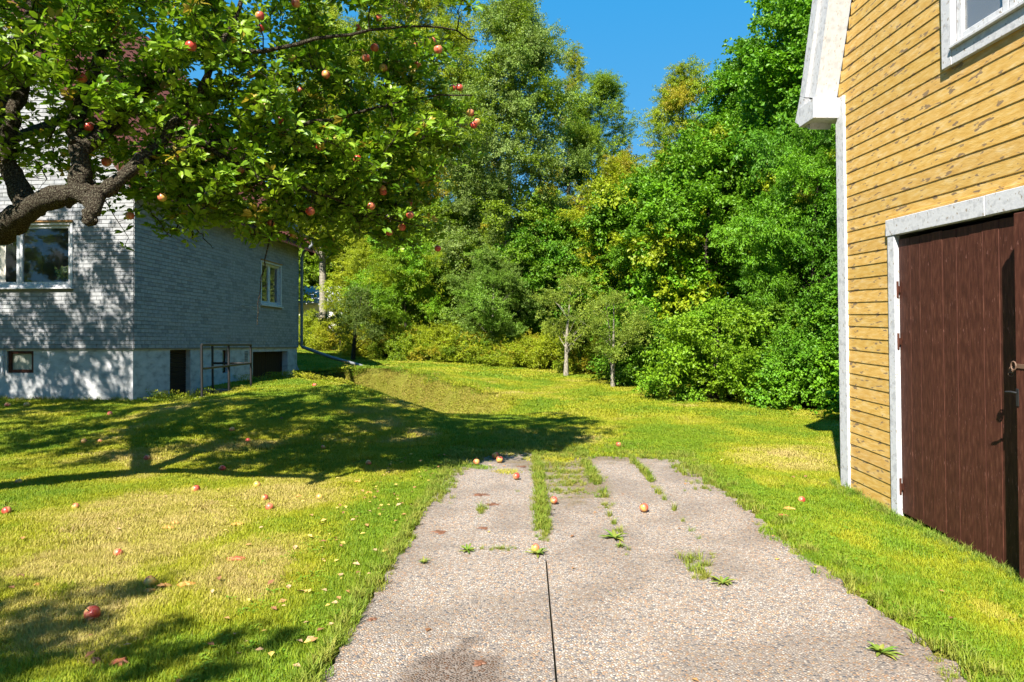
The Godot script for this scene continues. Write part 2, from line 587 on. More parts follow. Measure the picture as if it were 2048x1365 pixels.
func build_grass() -> void:
	var rng := RandomNumberGenerator.new()
	rng.seed = 5
	var root := Node3D.new()
	root.name = numbered("lawn_grass")
	add_child(root)
	tag(root, "short mown lawn grass with dry straw patches", "grass", "", "stuff")
	# near, far, clumps per square metre, radius, blade height, blade width, blades in a clump
	var bands := [[1.0, 5.2, 230.0, 0.1, 0.038, 0.0040, 210], [5.2, 8.5, 150.0, 0.13, 0.036, 0.0055, 200], [8.5, 13.0, 90.0, 0.18, 0.036, 0.008, 210], [13.0, 21.0, 38.0, 0.3, 0.04, 0.014, 230], [21.0, 37.0, 13.0, 0.55, 0.045, 0.025, 250]]
	for b in bands:
		var half: float = 0.76 * b[1] + 2.6
		var count := int((b[1] - b[0]) * half * 2.0 * b[2])
		for variant in 2:
			var xs := []
			var cols := []
			var clump := blade_clump(rng, b[6], b[3], b[4], b[5])
			for i in count / 2:
				var d := rng.randf_range(b[0], b[1])
				var x := rng.randf_range(-half, half)
				if absf(x) > 0.76 * d + 2.6:
					continue
				if not clear_of_buildings(x, d):
					continue
				var r: float = b[3] * 0.75
				if on_drive(x, d) or (d < 9.6 and (on_drive(x + r, d) or on_drive(x - r, d))):
					continue
				# the worn track where the slabs end
				var s := drive_shift(d)
				if d < 12.0 and d > 9.0 and x > -0.9 + s and x < 1.5 + s and rng.randf() < 0.75 - (d - 9.0) * 0.2:
					continue
				var steep := d > 11.5 and d < 22.5 and x < 1.5 and ground(x, d + 0.25) - ground(x, d) > 0.1
				if steep and rng.randf() < 0.15:
					continue
				var k := rng.randf_range(0.65, 1.2)
				if d < 10.0 and absf(x + 0.9 - s) < 0.4:
					k *= 1.2
				var bs := Basis(Vector3.UP, rng.randf() * TAU)
				if d > 10.5:
					var here := g3(x, d)
					var nrm := (g3(x + 0.15, d) - here).cross(g3(x, d + 0.15) - here).normalized()
					if nrm.y < 0.995 and nrm.y > 0.2:
						bs = Basis(Quaternion(Vector3.UP, nrm)) * bs
				xs.append(Transform3D(bs.scaled_local(Vector3(1, k, 1)), g3(x, d) - Vector3(0, 0.006, 0)))
				cols.append(Color(0.34, 0.27, 0.06).lerp(Color(0.27, 0.3, 0.02), rng.randf()) if steep else lawn_color(x, d, rng))
			scatter("grass_blades", clump, M.grass, xs, cols, root)
	# tall tufts in the joints of the driveway and along the barn
	var tuft := blade_clump(rng, 22, 0.03, 0.085, 0.005)
	var xs := []
	var cols := []
	var lines := [[0.19, 5.25, 10.0, 0.05, 460], [0.79, 6.3, 9.6, 0.06, 330], [0.5, 6.7, 10.2, 0.3, 800], [1.40, 7.3, 10.0, 0.035, 150], [-0.35, 6.0, 6.3, 0.03, 16], [-0.9, 2.6, 9.5, 0.06, 500], [-0.1, 5.0, 5.1, 0.2, 14], [1.2, 4.3, 4.9, 0.06, 40], [2.12, 2.6, 9.4, 0.12, 420], [0.3, 9.0, 11.5, 0.9, 520], [-0.6, 8.7, 9.4, 0.3, 120], [1.5, 8.6, 9.5, 0.5, 200], [1.95, 7.0, 9.3, 0.2, 200], [-0.8, 6.5, 9.3, 0.12, 160], [1.38, 4.9, 7.3, 0.02, 26], [0.78, 4.9, 6.3, 0.02, 14], [1.95, 3.0, 3.6, 0.1, 24]]
	for l in lines:
		for i in l[4]:
			var d := rng.randf_range(l[1], l[2])
			var x: float = l[0] + drive_shift(d) + rng.randfn(0.0, l[3] * 0.55)
			if lawn_noise.get_noise_2d(d * 9.0, l[0] * 30.0) < -0.12 and l[0] > 0.3:
				continue
			var k := rng.randf_range(0.3, 1.0) * lift(l[1] - 0.3, l[1] + 0.5, d)
			if l[0] == 0.5: k *= 0.7
			xs.append(Transform3D(Basis(Vector3.UP, rng.randf() * TAU).scaled(Vector3(k + 0.3, k, k + 0.3)), g3(x, d)))
			cols.append(Color(0.13, 0.22, 0.012).lerp(Color(0.30, 0.27, 0.05), rng.randf() * 0.7 if l[0] != 0.5 else rng.randf()))
	for i in 300:
		var d := rng.randf_range(3.4, 7.7)
		xs.append(Transform3D(Basis(Vector3.UP, rng.randf() * TAU).scaled(Vector3.ONE * rng.randf_range(0.4, 1.0)), g3(3.56 - absf(rng.randfn(0.0, 0.09)), d)))
		cols.append(Color(0.11, 0.22, 0.012).lerp(Color(0.30, 0.28, 0.06), rng.randf() * 0.6))
	for i in 130:
		var d := rng.randf_range(13.2, 15.5)
		var p := house_frame() * Vector3(rng.randf_range(-3.4, 0.0), 0, rng.randf_range(0.05, 0.25))
		xs.append(Transform3D(Basis(Vector3.UP, rng.randf() * TAU).scaled(Vector3.ONE * rng.randf_range(0.6, 1.5)), g3(p.x, -p.z)))
		cols.append(Color(0.11, 0.2, 0.012).lerp(Color(0.35, 0.3, 0.08), rng.randf()))
	scatter("grass_tufts", tuft, M.grass, xs, cols, root)
	var cg := Geo.new()
	for i in 9:
		var a := TAU * i / 9.0 + rng.randfn() * 0.3
		var el := rng.randf_range(0.2, 0.9)
		var o := Vector3(cos(a), 0, sin(a)) * rng.randf_range(0.0, 0.05) + Vector3(0, rng.randf_range(0.02, 0.045), 0)
		leaf(cg, o, Vector3(cos(a) * cos(el), sin(el) * 0.4, sin(a) * cos(el)).normalized(), Vector3.UP, rng.randf_range(0.02, 0.034), 0.02, 0.3, Color(1, 1, 1) * rng.randf_range(0.8, 1.2), true)
	var kx := []
	var kc := []
	for i in 1300:
		var d := rng.randf_range(2.5, 8.0)
		var x := -0.95 + drive_shift(d) - absf(rng.randfn(0.0, 0.35)) if i % 2 else 2.15 + drive_shift(d) + absf(rng.randfn(0.0, 0.4))
		if patch_noise.get_noise_2d(x * 5.0, d * 3.0) < 0.0 or not clear_of_buildings(x, d):
			continue
		kx.append(Transform3D(Basis(Vector3.UP, rng.randf() * TAU).scaled(Vector3.ONE * rng.randf_range(0.4, 0.8)), g3(x, d)))
		kc.append(Color(0.11, 0.24, 0.012).lerp(Color(0.2, 0.3, 0.02), rng.randf()))
	scatter("clover_leaves", cg.mesh(), M.grass, kx, kc, root)
	# fallen leaves lying in the grass along the slabs
	var lf := Geo.new()
	leaf(lf, Vector3.ZERO, Vector3(1, 0.15, 0).normalized(), Vector3.UP, 0.055, 0.034, 0.25, Color.WHITE)
	var lx := []
	var lc := []
	for i in 260:
		var d := rng.randf_range(2.6, 9.0)
		var x := -0.95 + drive_shift(d) - absf(rng.randfn(0.0, 0.5)) if i % 3 else rng.randf_range(-4.0, 3.4)
		if not clear_of_buildings(x, d):
			continue
		lx.append(Transform3D(Basis(Vector3.UP, rng.randf() * TAU).rotated(Vector3.RIGHT, rng.randf_range(-0.4, 0.4)).scaled(Vector3.ONE * rng.randf_range(0.5, 1.1)), g3(x, d) + Vector3(0, 0.012 if on_drive(x, d) else 0.035, 0)))
		lc.append([Color(0.32, 0.17, 0.07), Color(0.2, 0.1, 0.05), Color(0.5, 0.36, 0.1), Color(0.42, 0.27, 0.16)][rng.randi() % 4])
	var litter := scatter("fallen_leaves", lf.mesh(), M.dry, lx, lc, self)
	tag(litter, "brown fallen leaves strewn over the lawn edge", "leaves", "", "stuff")

# ------------------------------------------------------------------ foliage
func leaf(g: Geo, at: Vector3, dir: Vector3, up: Vector3, length: float, width: float, fold: float, col: Color, long := false) -> void:
	var side := dir.cross(up).normalized()
	var nrm := side.cross(dir).normalized()
	var l1 := at + dir * length * 0.3 + nrm * fold * width * 0.5
	var l2 := at + dir * length * 0.68 + nrm * fold * width * 0.35
	var m1 := at + dir * length * 0.32
	var m2 := at + dir * length * 0.68 - nrm * length * 0.03
	var tip := at + dir * length - nrm * length * 0.12
	var w := width * 0.5
	if long:
		for s in [-1.0, 1.0]:
			g.tri(at, m1, l1 + side * w * s, col)
			g.quad(m1, m2, l2 + side * w * 0.9 * s, l1 + side * w * s, col)
			g.tri(m2, tip, l2 + side * w * 0.9 * s, col)
	else:
		for s in [-1.0, 1.0]:
			g.tri(at, tip, (l1 + l2) / 2.0 + side * w * s, col)

func leaf_cluster(rng: RandomNumberGenerator, leaves: int, radius: float, length: float, width: float, fine := false, shade_var := 0.25) -> ArrayMesh:
	var g := Geo.new()
	for i in leaves:
		var o := Vector3(rng.randfn(), rng.randfn(), rng.randfn()).normalized() * radius * pow(rng.randf(), 0.5)
		o.y *= 0.75
		var dir := (o.normalized() * 0.7 + Vector3(rng.randfn(), rng.randfn() - 0.4, rng.randfn()) * 0.6).normalized()
		var up := (Vector3.UP * 1.2 + Vector3(rng.randfn(), rng.randfn(), rng.randfn()) * 0.75).normalized()
		var q := 1.0 + rng.randf_range(-shade_var, shade_var)
		leaf(g, o, dir, up, length * rng.randf_range(0.7, 1.2), width * rng.randf_range(0.8, 1.2), 0.4, Color(q, q, q * rng.randf_range(0.8, 1.1)), fine)
	return g.mesh()

# Leafy branch ends of about one metre across; [meshes, radius they are made for].
func puff_kind(rng: RandomNumberGenerator, radius: float, leaves: int, length: float, width: float, droop := 0.4) -> Array:
	var out := []
	for k in 3:
		var g := Geo.new()
		var sprigs := 30
		for s in sprigs:
			var c := Vector3(rng.randfn(), rng.randfn(), rng.randfn()).normalized() * radius * pow(rng.randf(), 0.4)
			c.y *= 0.7
			if s % 7 == 0:
				c *= 1.3
			var away := (c.normalized() + Vector3(rng.randfn(), rng.randfn(), rng.randfn()) * 0.5).normalized()
			var tone := rng.randf_range(0.82, 1.18)
			for i in leaves / sprigs:
				var along := rng.randf()
				var o := c + away * (along - 0.35) * radius * 0.75 + Vector3(rng.randfn(), rng.randfn() * 0.6, rng.randfn()) * radius * 0.085
				var dir := (away * 0.5 + Vector3(rng.randfn(), rng.randfn() - droop, rng.randfn()) * 0.7).normalized()
				var up := (Vector3.UP * 1.1 + away * 0.5 + Vector3(rng.randfn(), rng.randfn(), rng.randfn()) * 0.65).normalized()
				var q := tone * rng.randf_range(0.8, 1.2)
				leaf(g, o, dir, up, length * rng.randf_range(0.65, 1.2), width * rng.randf_range(0.75, 1.2), 0.4, Color(q * rng.randf_range(0.9, 1.12), q, q * rng.randf_range(0.8, 1.1)))
		out.append(g.mesh())
	return [out, radius]

# One tree or bush: a trunk with limbs that carry puffs of leaf clusters.
func tree(called: String, label: String, category: String, at: Vector3, o: Dictionary, group := "") -> Node3D:
	var rng := RandomNumberGenerator.new()
	rng.seed = o.get("seed", 1)
	var root := thing(called, label, category, at, group)
	var tall: float = o.tall
	var low: float = o.low
	var r: float = o.r
	var puffs: int = o.get("puffs", 90)
	var each: int = o.get("each", 55)
	var shape: String = o.get("shape", "oval")
	var tr := Geo.new()
	var stems: int = o.get("stems", 1)
	var axis := []
	var thick: float = o.get("thick", tall * 0.012)
	for s in stems:
		var pts := []
		var rad := []
		var lean := Vector3(rng.randfn(), 0, rng.randfn()) * 0.025 * tall * (1.0 if stems == 1 else 3.0)
		if o.has("lean") and s == 0:
			lean = o.lean
		for i in 8:
			var f := i / 7.0
			pts.append(Vector3(0, -0.15, 0) + Vector3(lean.x * f * f, (tall * 0.9 + 0.15) * f, lean.z * f * f) + Vector3(rng.randfn(), 0, rng.randfn()) * 0.006 * tall * f)
			rad.append(maxf(0.012, thick * (1.15 - f) * (1.25 if i == 0 else 1.0)))
		tr.tube(pts, rad, 8, Color.WHITE, 0.07, rng)
		axis.append(pts)
	var kinds: Array = o.cluster[0]
	var unit: float = o.cluster[1]
	var xs := [[], [], []]
	var cols := [[], [], []]
	var limb := Geo.new()
	var base: Color = o.color
	var alt: Color = o.get("alt", base)
	var third: Color = o.get("third", alt)
	var rough := FastNoiseLite.new()
	rough.seed = o.get("seed", 1)
	rough.frequency = 0.9
	for i in puffs:
		var f := pow((i + rng.randf()) / puffs, o.get("bias", 0.9))
		var prof := 1.0
		match shape:
			"oval": prof = pow(sin(PI * (0.12 + 0.84 * f)), 0.7)
			"cone": prof = pow(1.0 - f * 0.93, 0.75) * lift(-0.1, 0.15, f)
			"round": prof = sqrt(maxf(0.05, 1.0 - pow(f * 1.7 - 0.75, 2.0)))
			"dome": prof = sqrt(maxf(0.04, 1.0 - f * f * 0.96))
		var a := rng.randf() * TAU
		prof *= 1.0 + 0.55 * rough.get_noise_3d(cos(a) * 1.1, f * tall / r * 1.1, sin(a) * 1.1)
		var rr := r * prof * sqrt(rng.randf_range(0.12, 1.0)) * rng.randf_range(0.85, 1.15)
		var st: Array = axis[i % stems]
		var y := lerpf(low, tall, f)
		var k := clampf(y / (tall * 0.9) * 7.0, 0.0, 6.99)
		var mid: Vector3 = st[int(k)].lerp(st[int(k) + 1], k - int(k))
		var c := Vector3(mid.x + cos(a) * rr, y + rng.randfn() * 0.12 * r * 0.5, mid.z + sin(a) * rr)
		var pr: float = o.get("puff", 0.3 * r) * rng.randf_range(0.6, 1.3) * (0.65 + 0.35 * prof)
		if c.y < pr * 0.55:
			c.y = pr * 0.55
		if i % 2 == 0 and rr > 0.25:
			var from_y := maxf(0.1, y - rr * 0.75)
			var kk := clampf(from_y / (tall * 0.9) * 7.0, 0.0, 6.99)
			var s0: Vector3 = st[int(kk)].lerp(st[int(kk) + 1], kk - int(kk))
			var m := s0.lerp(c, 0.5) + Vector3(rng.randfn(), rng.randfn(), rng.randfn()) * 0.06 * rr
			var lr := maxf(0.008, thick * 0.22 * (1.2 - f))
			limb.tube([s0, m, c], [lr, lr * 0.65, lr * 0.25], 5)
		var pc := base.lerp(alt, rng.randf()) if rng.randf() > o.get("third_share", 0.12) else third
		var w := rng.randf_range(0.88, 1.14)
		var b := Basis.from_euler(Vector3(rng.randf_range(-0.35, 0.35), rng.randf() * TAU, rng.randf_range(-0.35, 0.35)))
		b = b.scaled(Vector3(1, rng.randf_range(0.75, 1.2), 1) * (pr / unit))
		xs[i % 3].append(Transform3D(b, c))
		cols[i % 3].append(Color(pc.r * w, pc.g * w, pc.b * w))
	part("trunk", tr.mesh(), o.get("bark", M.bark), root)
	if limb.v.size() > 0:
		part("limbs", limb.mesh(), o.get("bark", M.bark), root)
	for i in 3:
		scatter("crown", kinds[i], M.leaf, xs[i], cols[i], root).set_meta("kind", "stuff")
	return root

# ------------------------------------------------------------------ the barn
func barn_basis() -> Basis:     # u along the wall towards the viewer, v up, w out of the wall; the old barn sags a little
	return Basis(Vector3(0, -0.0429, 1), Vector3(-0.012, 1, 0), Vector3(-1, 0, 0))

func build_barn() -> void:
	var root := thing("barn", "old yellow clapboard barn with white trim and brown plank doors", "barn", Vector3(3.6, -0.04, -7.57))
	var B := Transform3D(barn_basis(), Vector3.ZERO)
	var rng := RandomNumberGenerator.new()
	rng.seed = 11
	var length := 8.6
	var wall := Geo.new()
	# solid core behind the boards: gable wall below and above the door, and the other walls
	var door0 := 1.08
	var door1 := 4.36
	var door_top := 2.62
	wall.box(B, Vector3(0.02, -0.1, -0.2), Vector3(door0, 4.3, -0.03))
	wall.box(B, Vector3(door1, -0.1, -0.2), Vector3(length, 4.3, -0.03))
	wall.box(B, Vector3(door0, door_top, -0.2), Vector3(door1, 4.3, -0.03))
	wall.box(B, Vector3(0.02, -0.1, -7.0), Vector3(0.16, 4.2, -0.2))
	wall.box(B, Vector3(length - 0.14, -0.1, -7.0), Vector3(length, 4.2, -0.2))
	wall.box(B, Vector3(0.16, -0.1, -7.0), Vector3(length - 0.14, 4.2, -6.85))
	# gambrel gable above the eaves: points (u, v)
	var prof := [Vector2(0, 4.3), Vector2(1.05, 6.9), Vector2(4.3, 8.55), Vector2(7.55, 6.9), Vector2(8.6, 4.3)]
	var core := Geo.new()
	for z in [-0.03, -6.85]:
		var pts := []
		for p in prof:
			pts.append(B * Vector3(p.x, p.y, z))
		for i in range(1, 4):
			if z > -1.0:
				core.tri(pts[0], pts[i + 1], pts[i])
			else:
				core.tri(pts[0], pts[i], pts[i + 1])
	part("wall", wall.mesh(), M.backing, root)
	part("gable_backing", core.mesh(), M.backing, root)
	# the boards, lapped, each proud at its lower edge
	var exposure := 0.1245
	var row := 0
	var v := 0.0
	while v < 8.2:
		var v1 := v + exposure
		var segs := []
		var u0 := 0.0
		var u1 := length
		if v > 4.1:
			var hi := v1 - 0.02
			for i in 2:
				if hi <= prof[i + 1].y:
					u0 = lerpf(prof[i].x, prof[i + 1].x, clampf((hi - prof[i].y) / (prof[i + 1].y - prof[i].y), 0.0, 1.0)) - 0.02
					break
			u1 = length - u0
		if u1 - u0 < 0.2:
			break
		var holes := []
		if v < 2.72:
			holes.append(Vector2(1.0, 4.44))
		if v1 > 3.9 and v < 5.35:
			holes.append(Vector2(1.94, 3.22))
		var at := u0
		for h in holes:
			segs.append(Vector2(at, h.x)); at = h.y
		segs.append(Vector2(at, u1))
		for s in segs:
			var a: float = s.x
			while a < s.y - 0.05:
				var b: float = minf(s.y, a + rng.randf_range(3.4, 4.4))
				if s.y - b < 0.6:
					b = s.y
				var g := Geo.new()
				var q := rng.randf_range(0.9, 1.06)
				var col := Color(q, q * rng.randf_range(0.98, 1.02), q * rng.randf_range(0.9, 1.06))
				var n := maxi(1, int((b - a) / 0.35))
				var pr := 0.0125
				var tp := 0.003
				var wob := []
				for i in n + 1:
					wob.append(rng.randf_range(-0.0022, 0.0022))
				for i in n:
					var ua := lerpf(a + 0.0015, b - 0.0015, float(i) / n)
					var ub := lerpf(a + 0.0015, b - 0.0015, float(i + 1) / n)
					var lo_a: float = v + 0.006 + wob[i]
					var lo_b: float = v + 0.006 + wob[i + 1]
					var top_v := v1 + 0.004
					g.quad(B * Vector3(ua, lo_a, pr - 0.003), B * Vector3(ub, lo_b, pr - 0.003), B * Vector3(ub, top_v, tp), B * Vector3(ua, top_v, tp), col)
					g.quad(B * Vector3(ua, lo_a - 0.004, pr - 0.007), B * Vector3(ub, lo_b - 0.004, pr - 0.007), B * Vector3(ub, lo_b, pr - 0.003), B * Vector3(ua, lo_a, pr - 0.003), col)
					g.quad(B * Vector3(ua, lo_a - 0.004, -0.02), B * Vector3(ub, lo_b - 0.004, -0.02), B * Vector3(ub, lo_b - 0.004, pr - 0.007), B * Vector3(ua, lo_a - 0.004, pr - 0.007), col)
				g.quad(B * Vector3(a + 0.0015, v, -0.02), B * Vector3(a + 0.0015, v + 0.006, pr - 0.003), B * Vector3(a + 0.0015, v1, tp), B * Vector3(a + 0.0015, v1, -0.02), col)
				part("clapboard", g.mesh(), M.yellow, root)
				a = b
		v = v1
		row += 1
	# weathered sill beam below the boards
	var g := Geo.new()
	g.box(B, Vector3(-0.02, -0.17, -0.12), Vector3(1.0, -0.004, 0.004), Color(0.9, 0.8, 0.7), 0.008)
	part("sill_beam", g.mesh(), M.concrete, root)
	# white corner boards
	g = Geo.new()
	g.box(B, Vector3(-0.03, -0.02, -0.015), Vector3(0.145, 4.2, 0.032), Color.WHITE, 0.003)
	part("corner_board", g.mesh(), M.white, root)
	g = Geo.new()
	g.box(B, Vector3(-0.034, -0.02, -0.16), Vector3(-0.006, 4.2, -0.017), Color.WHITE, 0.003)
	part("corner_board", g.mesh(), M.white, root)
	# door frame
	g = Geo.new()
	g.box(B, Vector3(0.985, -0.04, -0.02), Vector3(1.1, 2.6, 0.034), Color.WHITE, 0.004)
	var fp := part("door_frame", g.mesh(), M.white, root)
	g = Geo.new()
	g.box(B, Vector3(4.34, -0.04, -0.02), Vector3(4.46, 2.6, 0.034), Color.WHITE, 0.004)
	part("door_frame", g.mesh(), M.white, root)
	g = Geo.new()
	g.box(B, Vector3(0.965, 2.602, -0.02), Vector3(2.35, 2.755, 0.04), Color.WHITE, 0.004)
	part("door_header", g.mesh(), M.white, root)
	g = Geo.new()
	g.box(B, Vector3(2.354, 2.604, -0.02), Vector3(4.48, 2.757, 0.038), Color.WHITE, 0.004)
	part("door_header", g.mesh(), M.white, root)
	g = Geo.new()
	g.box(B, Vector3(1.0, 2.76, -0.02), Vector3(4.44, 2.785, 0.022), Color(1.0, 0.95, 0.85), 0.003)
	part("drip_board", g.mesh(), M.yellow, root)
	# the shut leaf
	door_leaf(root, B, 1.105, 2.75, rng, Transform3D.IDENTITY, false)
	# the leaf that stands ajar, hinged at its far end
	var hinge := Vector3(4.33, 0, 0.0)
	var turn := Transform3D(Basis(Vector3.UP, deg_to_rad(4.0)), Vector3.ZERO)
	door_leaf(root, B, 2.785, 4.33, rng, Transform3D(Basis.IDENTITY, hinge) * turn * Transform3D(Basis.IDENTITY, -hinge), true)
	# eaves box and barge board
	var rk := Geo.new()
	var out := 0.24
	var line := [Vector2(-0.42, 4.05), Vector2(-0.27, 4.31), Vector2(0.76, 7.0), Vector2(4.3, 8.85)]
	for i in 3:
		var a: Vector2 = line[i]
		var b: Vector2 = line[i + 1]
		var nn := Vector2((b - a).y, -(b - a).x).normalized()
		var wd := 0.24
		var in_a := a + nn * wd
		var in_b := b + nn * wd
		var f := func(p: Vector2, z: float) -> Vector3: return B * Vector3(p.x, p.y, z)
		for side in 2:
			var P := [a, b, in_b, in_a]
			if side == 1:
				for q in 4:
					P[q] = Vector2(length - P[q].x, P[q].y)
			var mid: Vector3 = f.call((P[0] + P[2]) / 2.0, out - 0.02)
			rk.out_quad(f.call(P[0], out), f.call(P[1], out), f.call(P[2], out), f.call(P[3], out), mid, Color.WHITE)
			rk.out_quad(f.call(P[0], out - 0.03), f.call(P[1], out - 0.03), f.call(P[2], out - 0.03), f.call(P[3], out - 0.03), mid, Color.WHITE)
			rk.out_quad(f.call(P[3], out), f.call(P[2], out), f.call(P[2], out - 0.03), f.call(P[3], out - 0.03), mid, Color.WHITE)
			rk.out_quad(f.call(P[0], out), f.call(P[1], out), f.call(P[1], out - 0.03), f.call(P[0], out - 0.03), mid, Color.WHITE)
			# soffit back to the wall
			rk.quad(f.call(P[3], 0.005), f.call(P[2], 0.005), f.call(P[2], out - 0.03), f.call(P[3], out - 0.03), Color.WHITE)
	part("barge_board", rk.mesh(), M.white, root)
	# outer moulding over the barge board
	var md := Geo.new()
	for i in 3:
		var a: Vector2 = line[i]
		var b: Vector2 = line[i + 1]
		var nn := Vector2((b - a).y, -(b - a).x).normalized()
		for side in 2:
			var P := [a - nn * 0.075, b - nn * 0.075, b + nn * 0.07, a + nn * 0.07]
			if side == 1:
				for q in 4:
					P[q] = Vector2(length - P[q].x, P[q].y)
			var mid: Vector3 = B * Vector3((P[0].x + P[2].x) / 2.0, (P[0].y + P[2].y) / 2.0, out + 0.02)
			for zz in [[out + 0.002, out + 0.045]]:
				var lo := []
				var hi := []
				for p in P:
					lo.append(B * Vector3(p.x, p.y, zz[0]))
					hi.append(B * Vector3(p.x, p.y, zz[1]))
				md.out_quad(hi[0], hi[1], hi[2], hi[3], mid, Color.WHITE)
				for q in 4:
					md.out_quad(lo[q], lo[(q + 1) % 4], hi[(q + 1) % 4], hi[q], mid, Color.WHITE)
	part("rake_moulding", md.mesh(), M.white, root)
	var ev := Geo.new()
	ev.box(B, Vector3(-0.36, 3.99, 0.0), Vector3(0.03, 4.21, out + 0.055), Color(1, 1, 1), 0.006)
	part("eaves_return", ev.mesh(), M.white, root)
	ev = Geo.new()
	ev.box(B, Vector3(-0.42, 4.05, -7.0), Vector3(0.0, 4.19, -0.02), Color.WHITE)
	part("soffit", ev.mesh(), M.white, root)
	# roof sheets
	var rf := Geo.new()
	for side in 2:
		for i in 3:
			var a: Vector2 = line[i]
			var b: Vector2 = line[i + 1]
			var nn := Vector2(-(b - a).y, (b - a).x).normalized() * 0.055
			var P := [a + nn * 0.2, b + nn * 0.2, b + nn, a + nn]
			if side == 1:
				for q in 4:
					P[q] = Vector2(length - P[q].x, P[q].y)
			var mid := B * Vector3((P[0].x + P[2].x) / 2.0, (P[0].y + P[2].y) / 2.0, -3.3)
			var lo := []
			var hi := []
			for p in P:
				lo.append(B * Vector3(p.x, p.y, -7.2))
				hi.append(B * Vector3(p.x, p.y, out - 0.01))
			rf.out_quad(hi[0], hi[1], hi[2], hi[3], mid, Color.WHITE)
			for q in 4:
				rf.out_quad(lo[q], lo[(q + 1) % 4], hi[(q + 1) % 4], hi[q], mid, Color.WHITE)
	part("roof", rf.mesh(), M.roof, root)
	barn_window(root, B)

func door_leaf(root: Node3D, B: Transform3D, u0: float, u1: float, rng: RandomNumberGenerator, turn: Transform3D, ajar: bool) -> void:
	var leaf_root := Node3D.new()
	leaf_root.name = "door"
	root.add_child(leaf_root, true)
	leaf_root.set_meta("label", "brown plank barn door leaf standing ajar" if ajar else "brown plank barn door leaf that is shut")
	var T := B * turn
	var n := 10
	var w := (u1 - u0) / n
	var u := u0
	for i in n:
		var ww: float = w * (1.0 + [0.12, -0.1, 0.04, -0.06, 0.1, -0.04, -0.02, 0.06, -0.02, -0.08][i])
		var g := Geo.new()
		var q := rng.randf_range(0.86, 1.1)
		var bottom := 0.03 + rng.randf_range(-0.008, 0.012)
		g.box(T, Vector3(u + 0.0012, bottom, -0.032 + rng.randf_range(0.0, 0.003)), Vector3(u + ww - 0.0012, 2.565 + rng.randf_range(-0.006, 0.004), -0.004 + rng.randf_range(-0.002, 0.002)), Color(q, q, q), 0.0035)
		part("plank", g.mesh(), M.brown, leaf_root)
		u += ww
	for y in [0.35, 1.35, 2.3]:
		var g := Geo.new()
		g.box(T, Vector3(u0 + 0.03, y - 0.07, -0.07), Vector3(u1 - 0.03, y + 0.07, -0.034), Color(0.9, 0.9, 0.9))
		part("ledge", g.mesh(), M.brown, leaf_root)
	if ajar:
		# cover strip on the meeting edge, worn to bare wood on its corner
		var g := Geo.new()
		g.box(T, Vector3(u0 - 0.012, 0.02, -0.002), Vector3(u0 + 0.1, 2.56, 0.024), Color(1.25, 1.15, 1.1), 0.005)
		part("cover_strip", g.mesh(), M.brown, leaf_root)
		g = Geo.new()
		g.box(T, Vector3(u0 - 0.012, 1.50, 0.025), Vector3(u0 + 0.16, 1.53, 0.031), Color.WHITE, 0.001)
		part("hasp", g.mesh(), M.rust_metal, leaf_root)
		g = Geo.new()
		var pts := []
		var rad := []
		for i in 13:
			var a := TAU * i / 12.0
			pts.append(T * Vector3(u0 - 0.005 + 0.022 * cos(a), 1.515 + 0.03 * sin(a), 0.045)); rad.append(0.005)
		g.tube(pts, rad, 6)
		for k in 4:
			var c := T * Vector3(u0 - 0.03 - 0.012 * k, 1.49 - 0.012 * k * (k % 2), 0.03 - 0.006 * k)
			var pt := []
			var ra := []
			for i in 9:
				var a := TAU * i / 8.0
				pt.append(c + Vector3(0.004 * k * cos(a), 0.016 * sin(a), 0.012 * cos(a))); ra.append(0.0035)
			g.tube(pt, ra, 5)
		part("chain", g.mesh(), M.rust_metal, leaf_root)
		g = Geo.new()
		g.box(T, Vector3(u0 - 0.008, 1.24, 0.025), Vector3(u0 + 0.016, 1.36, 0.03), Color.WHITE, 0.001)
		g.tube([T * Vector3(u0 + 0.0, 1.33, 0.03), T * Vector3(u0 - 0.03, 1.335, 0.05), T * Vector3(u0 - 0.075, 1.33, 0.05)], [0.008, 0.008, 0.006], 6)
		part("latch", g.mesh(), M.black_metal, leaf_root)
	else:
		for y in [0.28, 1.62, 2.1]:
			var g := Geo.new()
			g.tube([T * Vector3(u0 - 0.004, y - 0.075, 0.008), T * Vector3(u0 - 0.004, y + 0.075, 0.008)], [0.011, 0.011], 8)
			g.box(T, Vector3(u0 + 0.002, y - 0.03, -0.001), Vector3(u0 + 0.03, y + 0.03, 0.003))
			part("hinge", g.mesh(), M.brown, leaf_root)

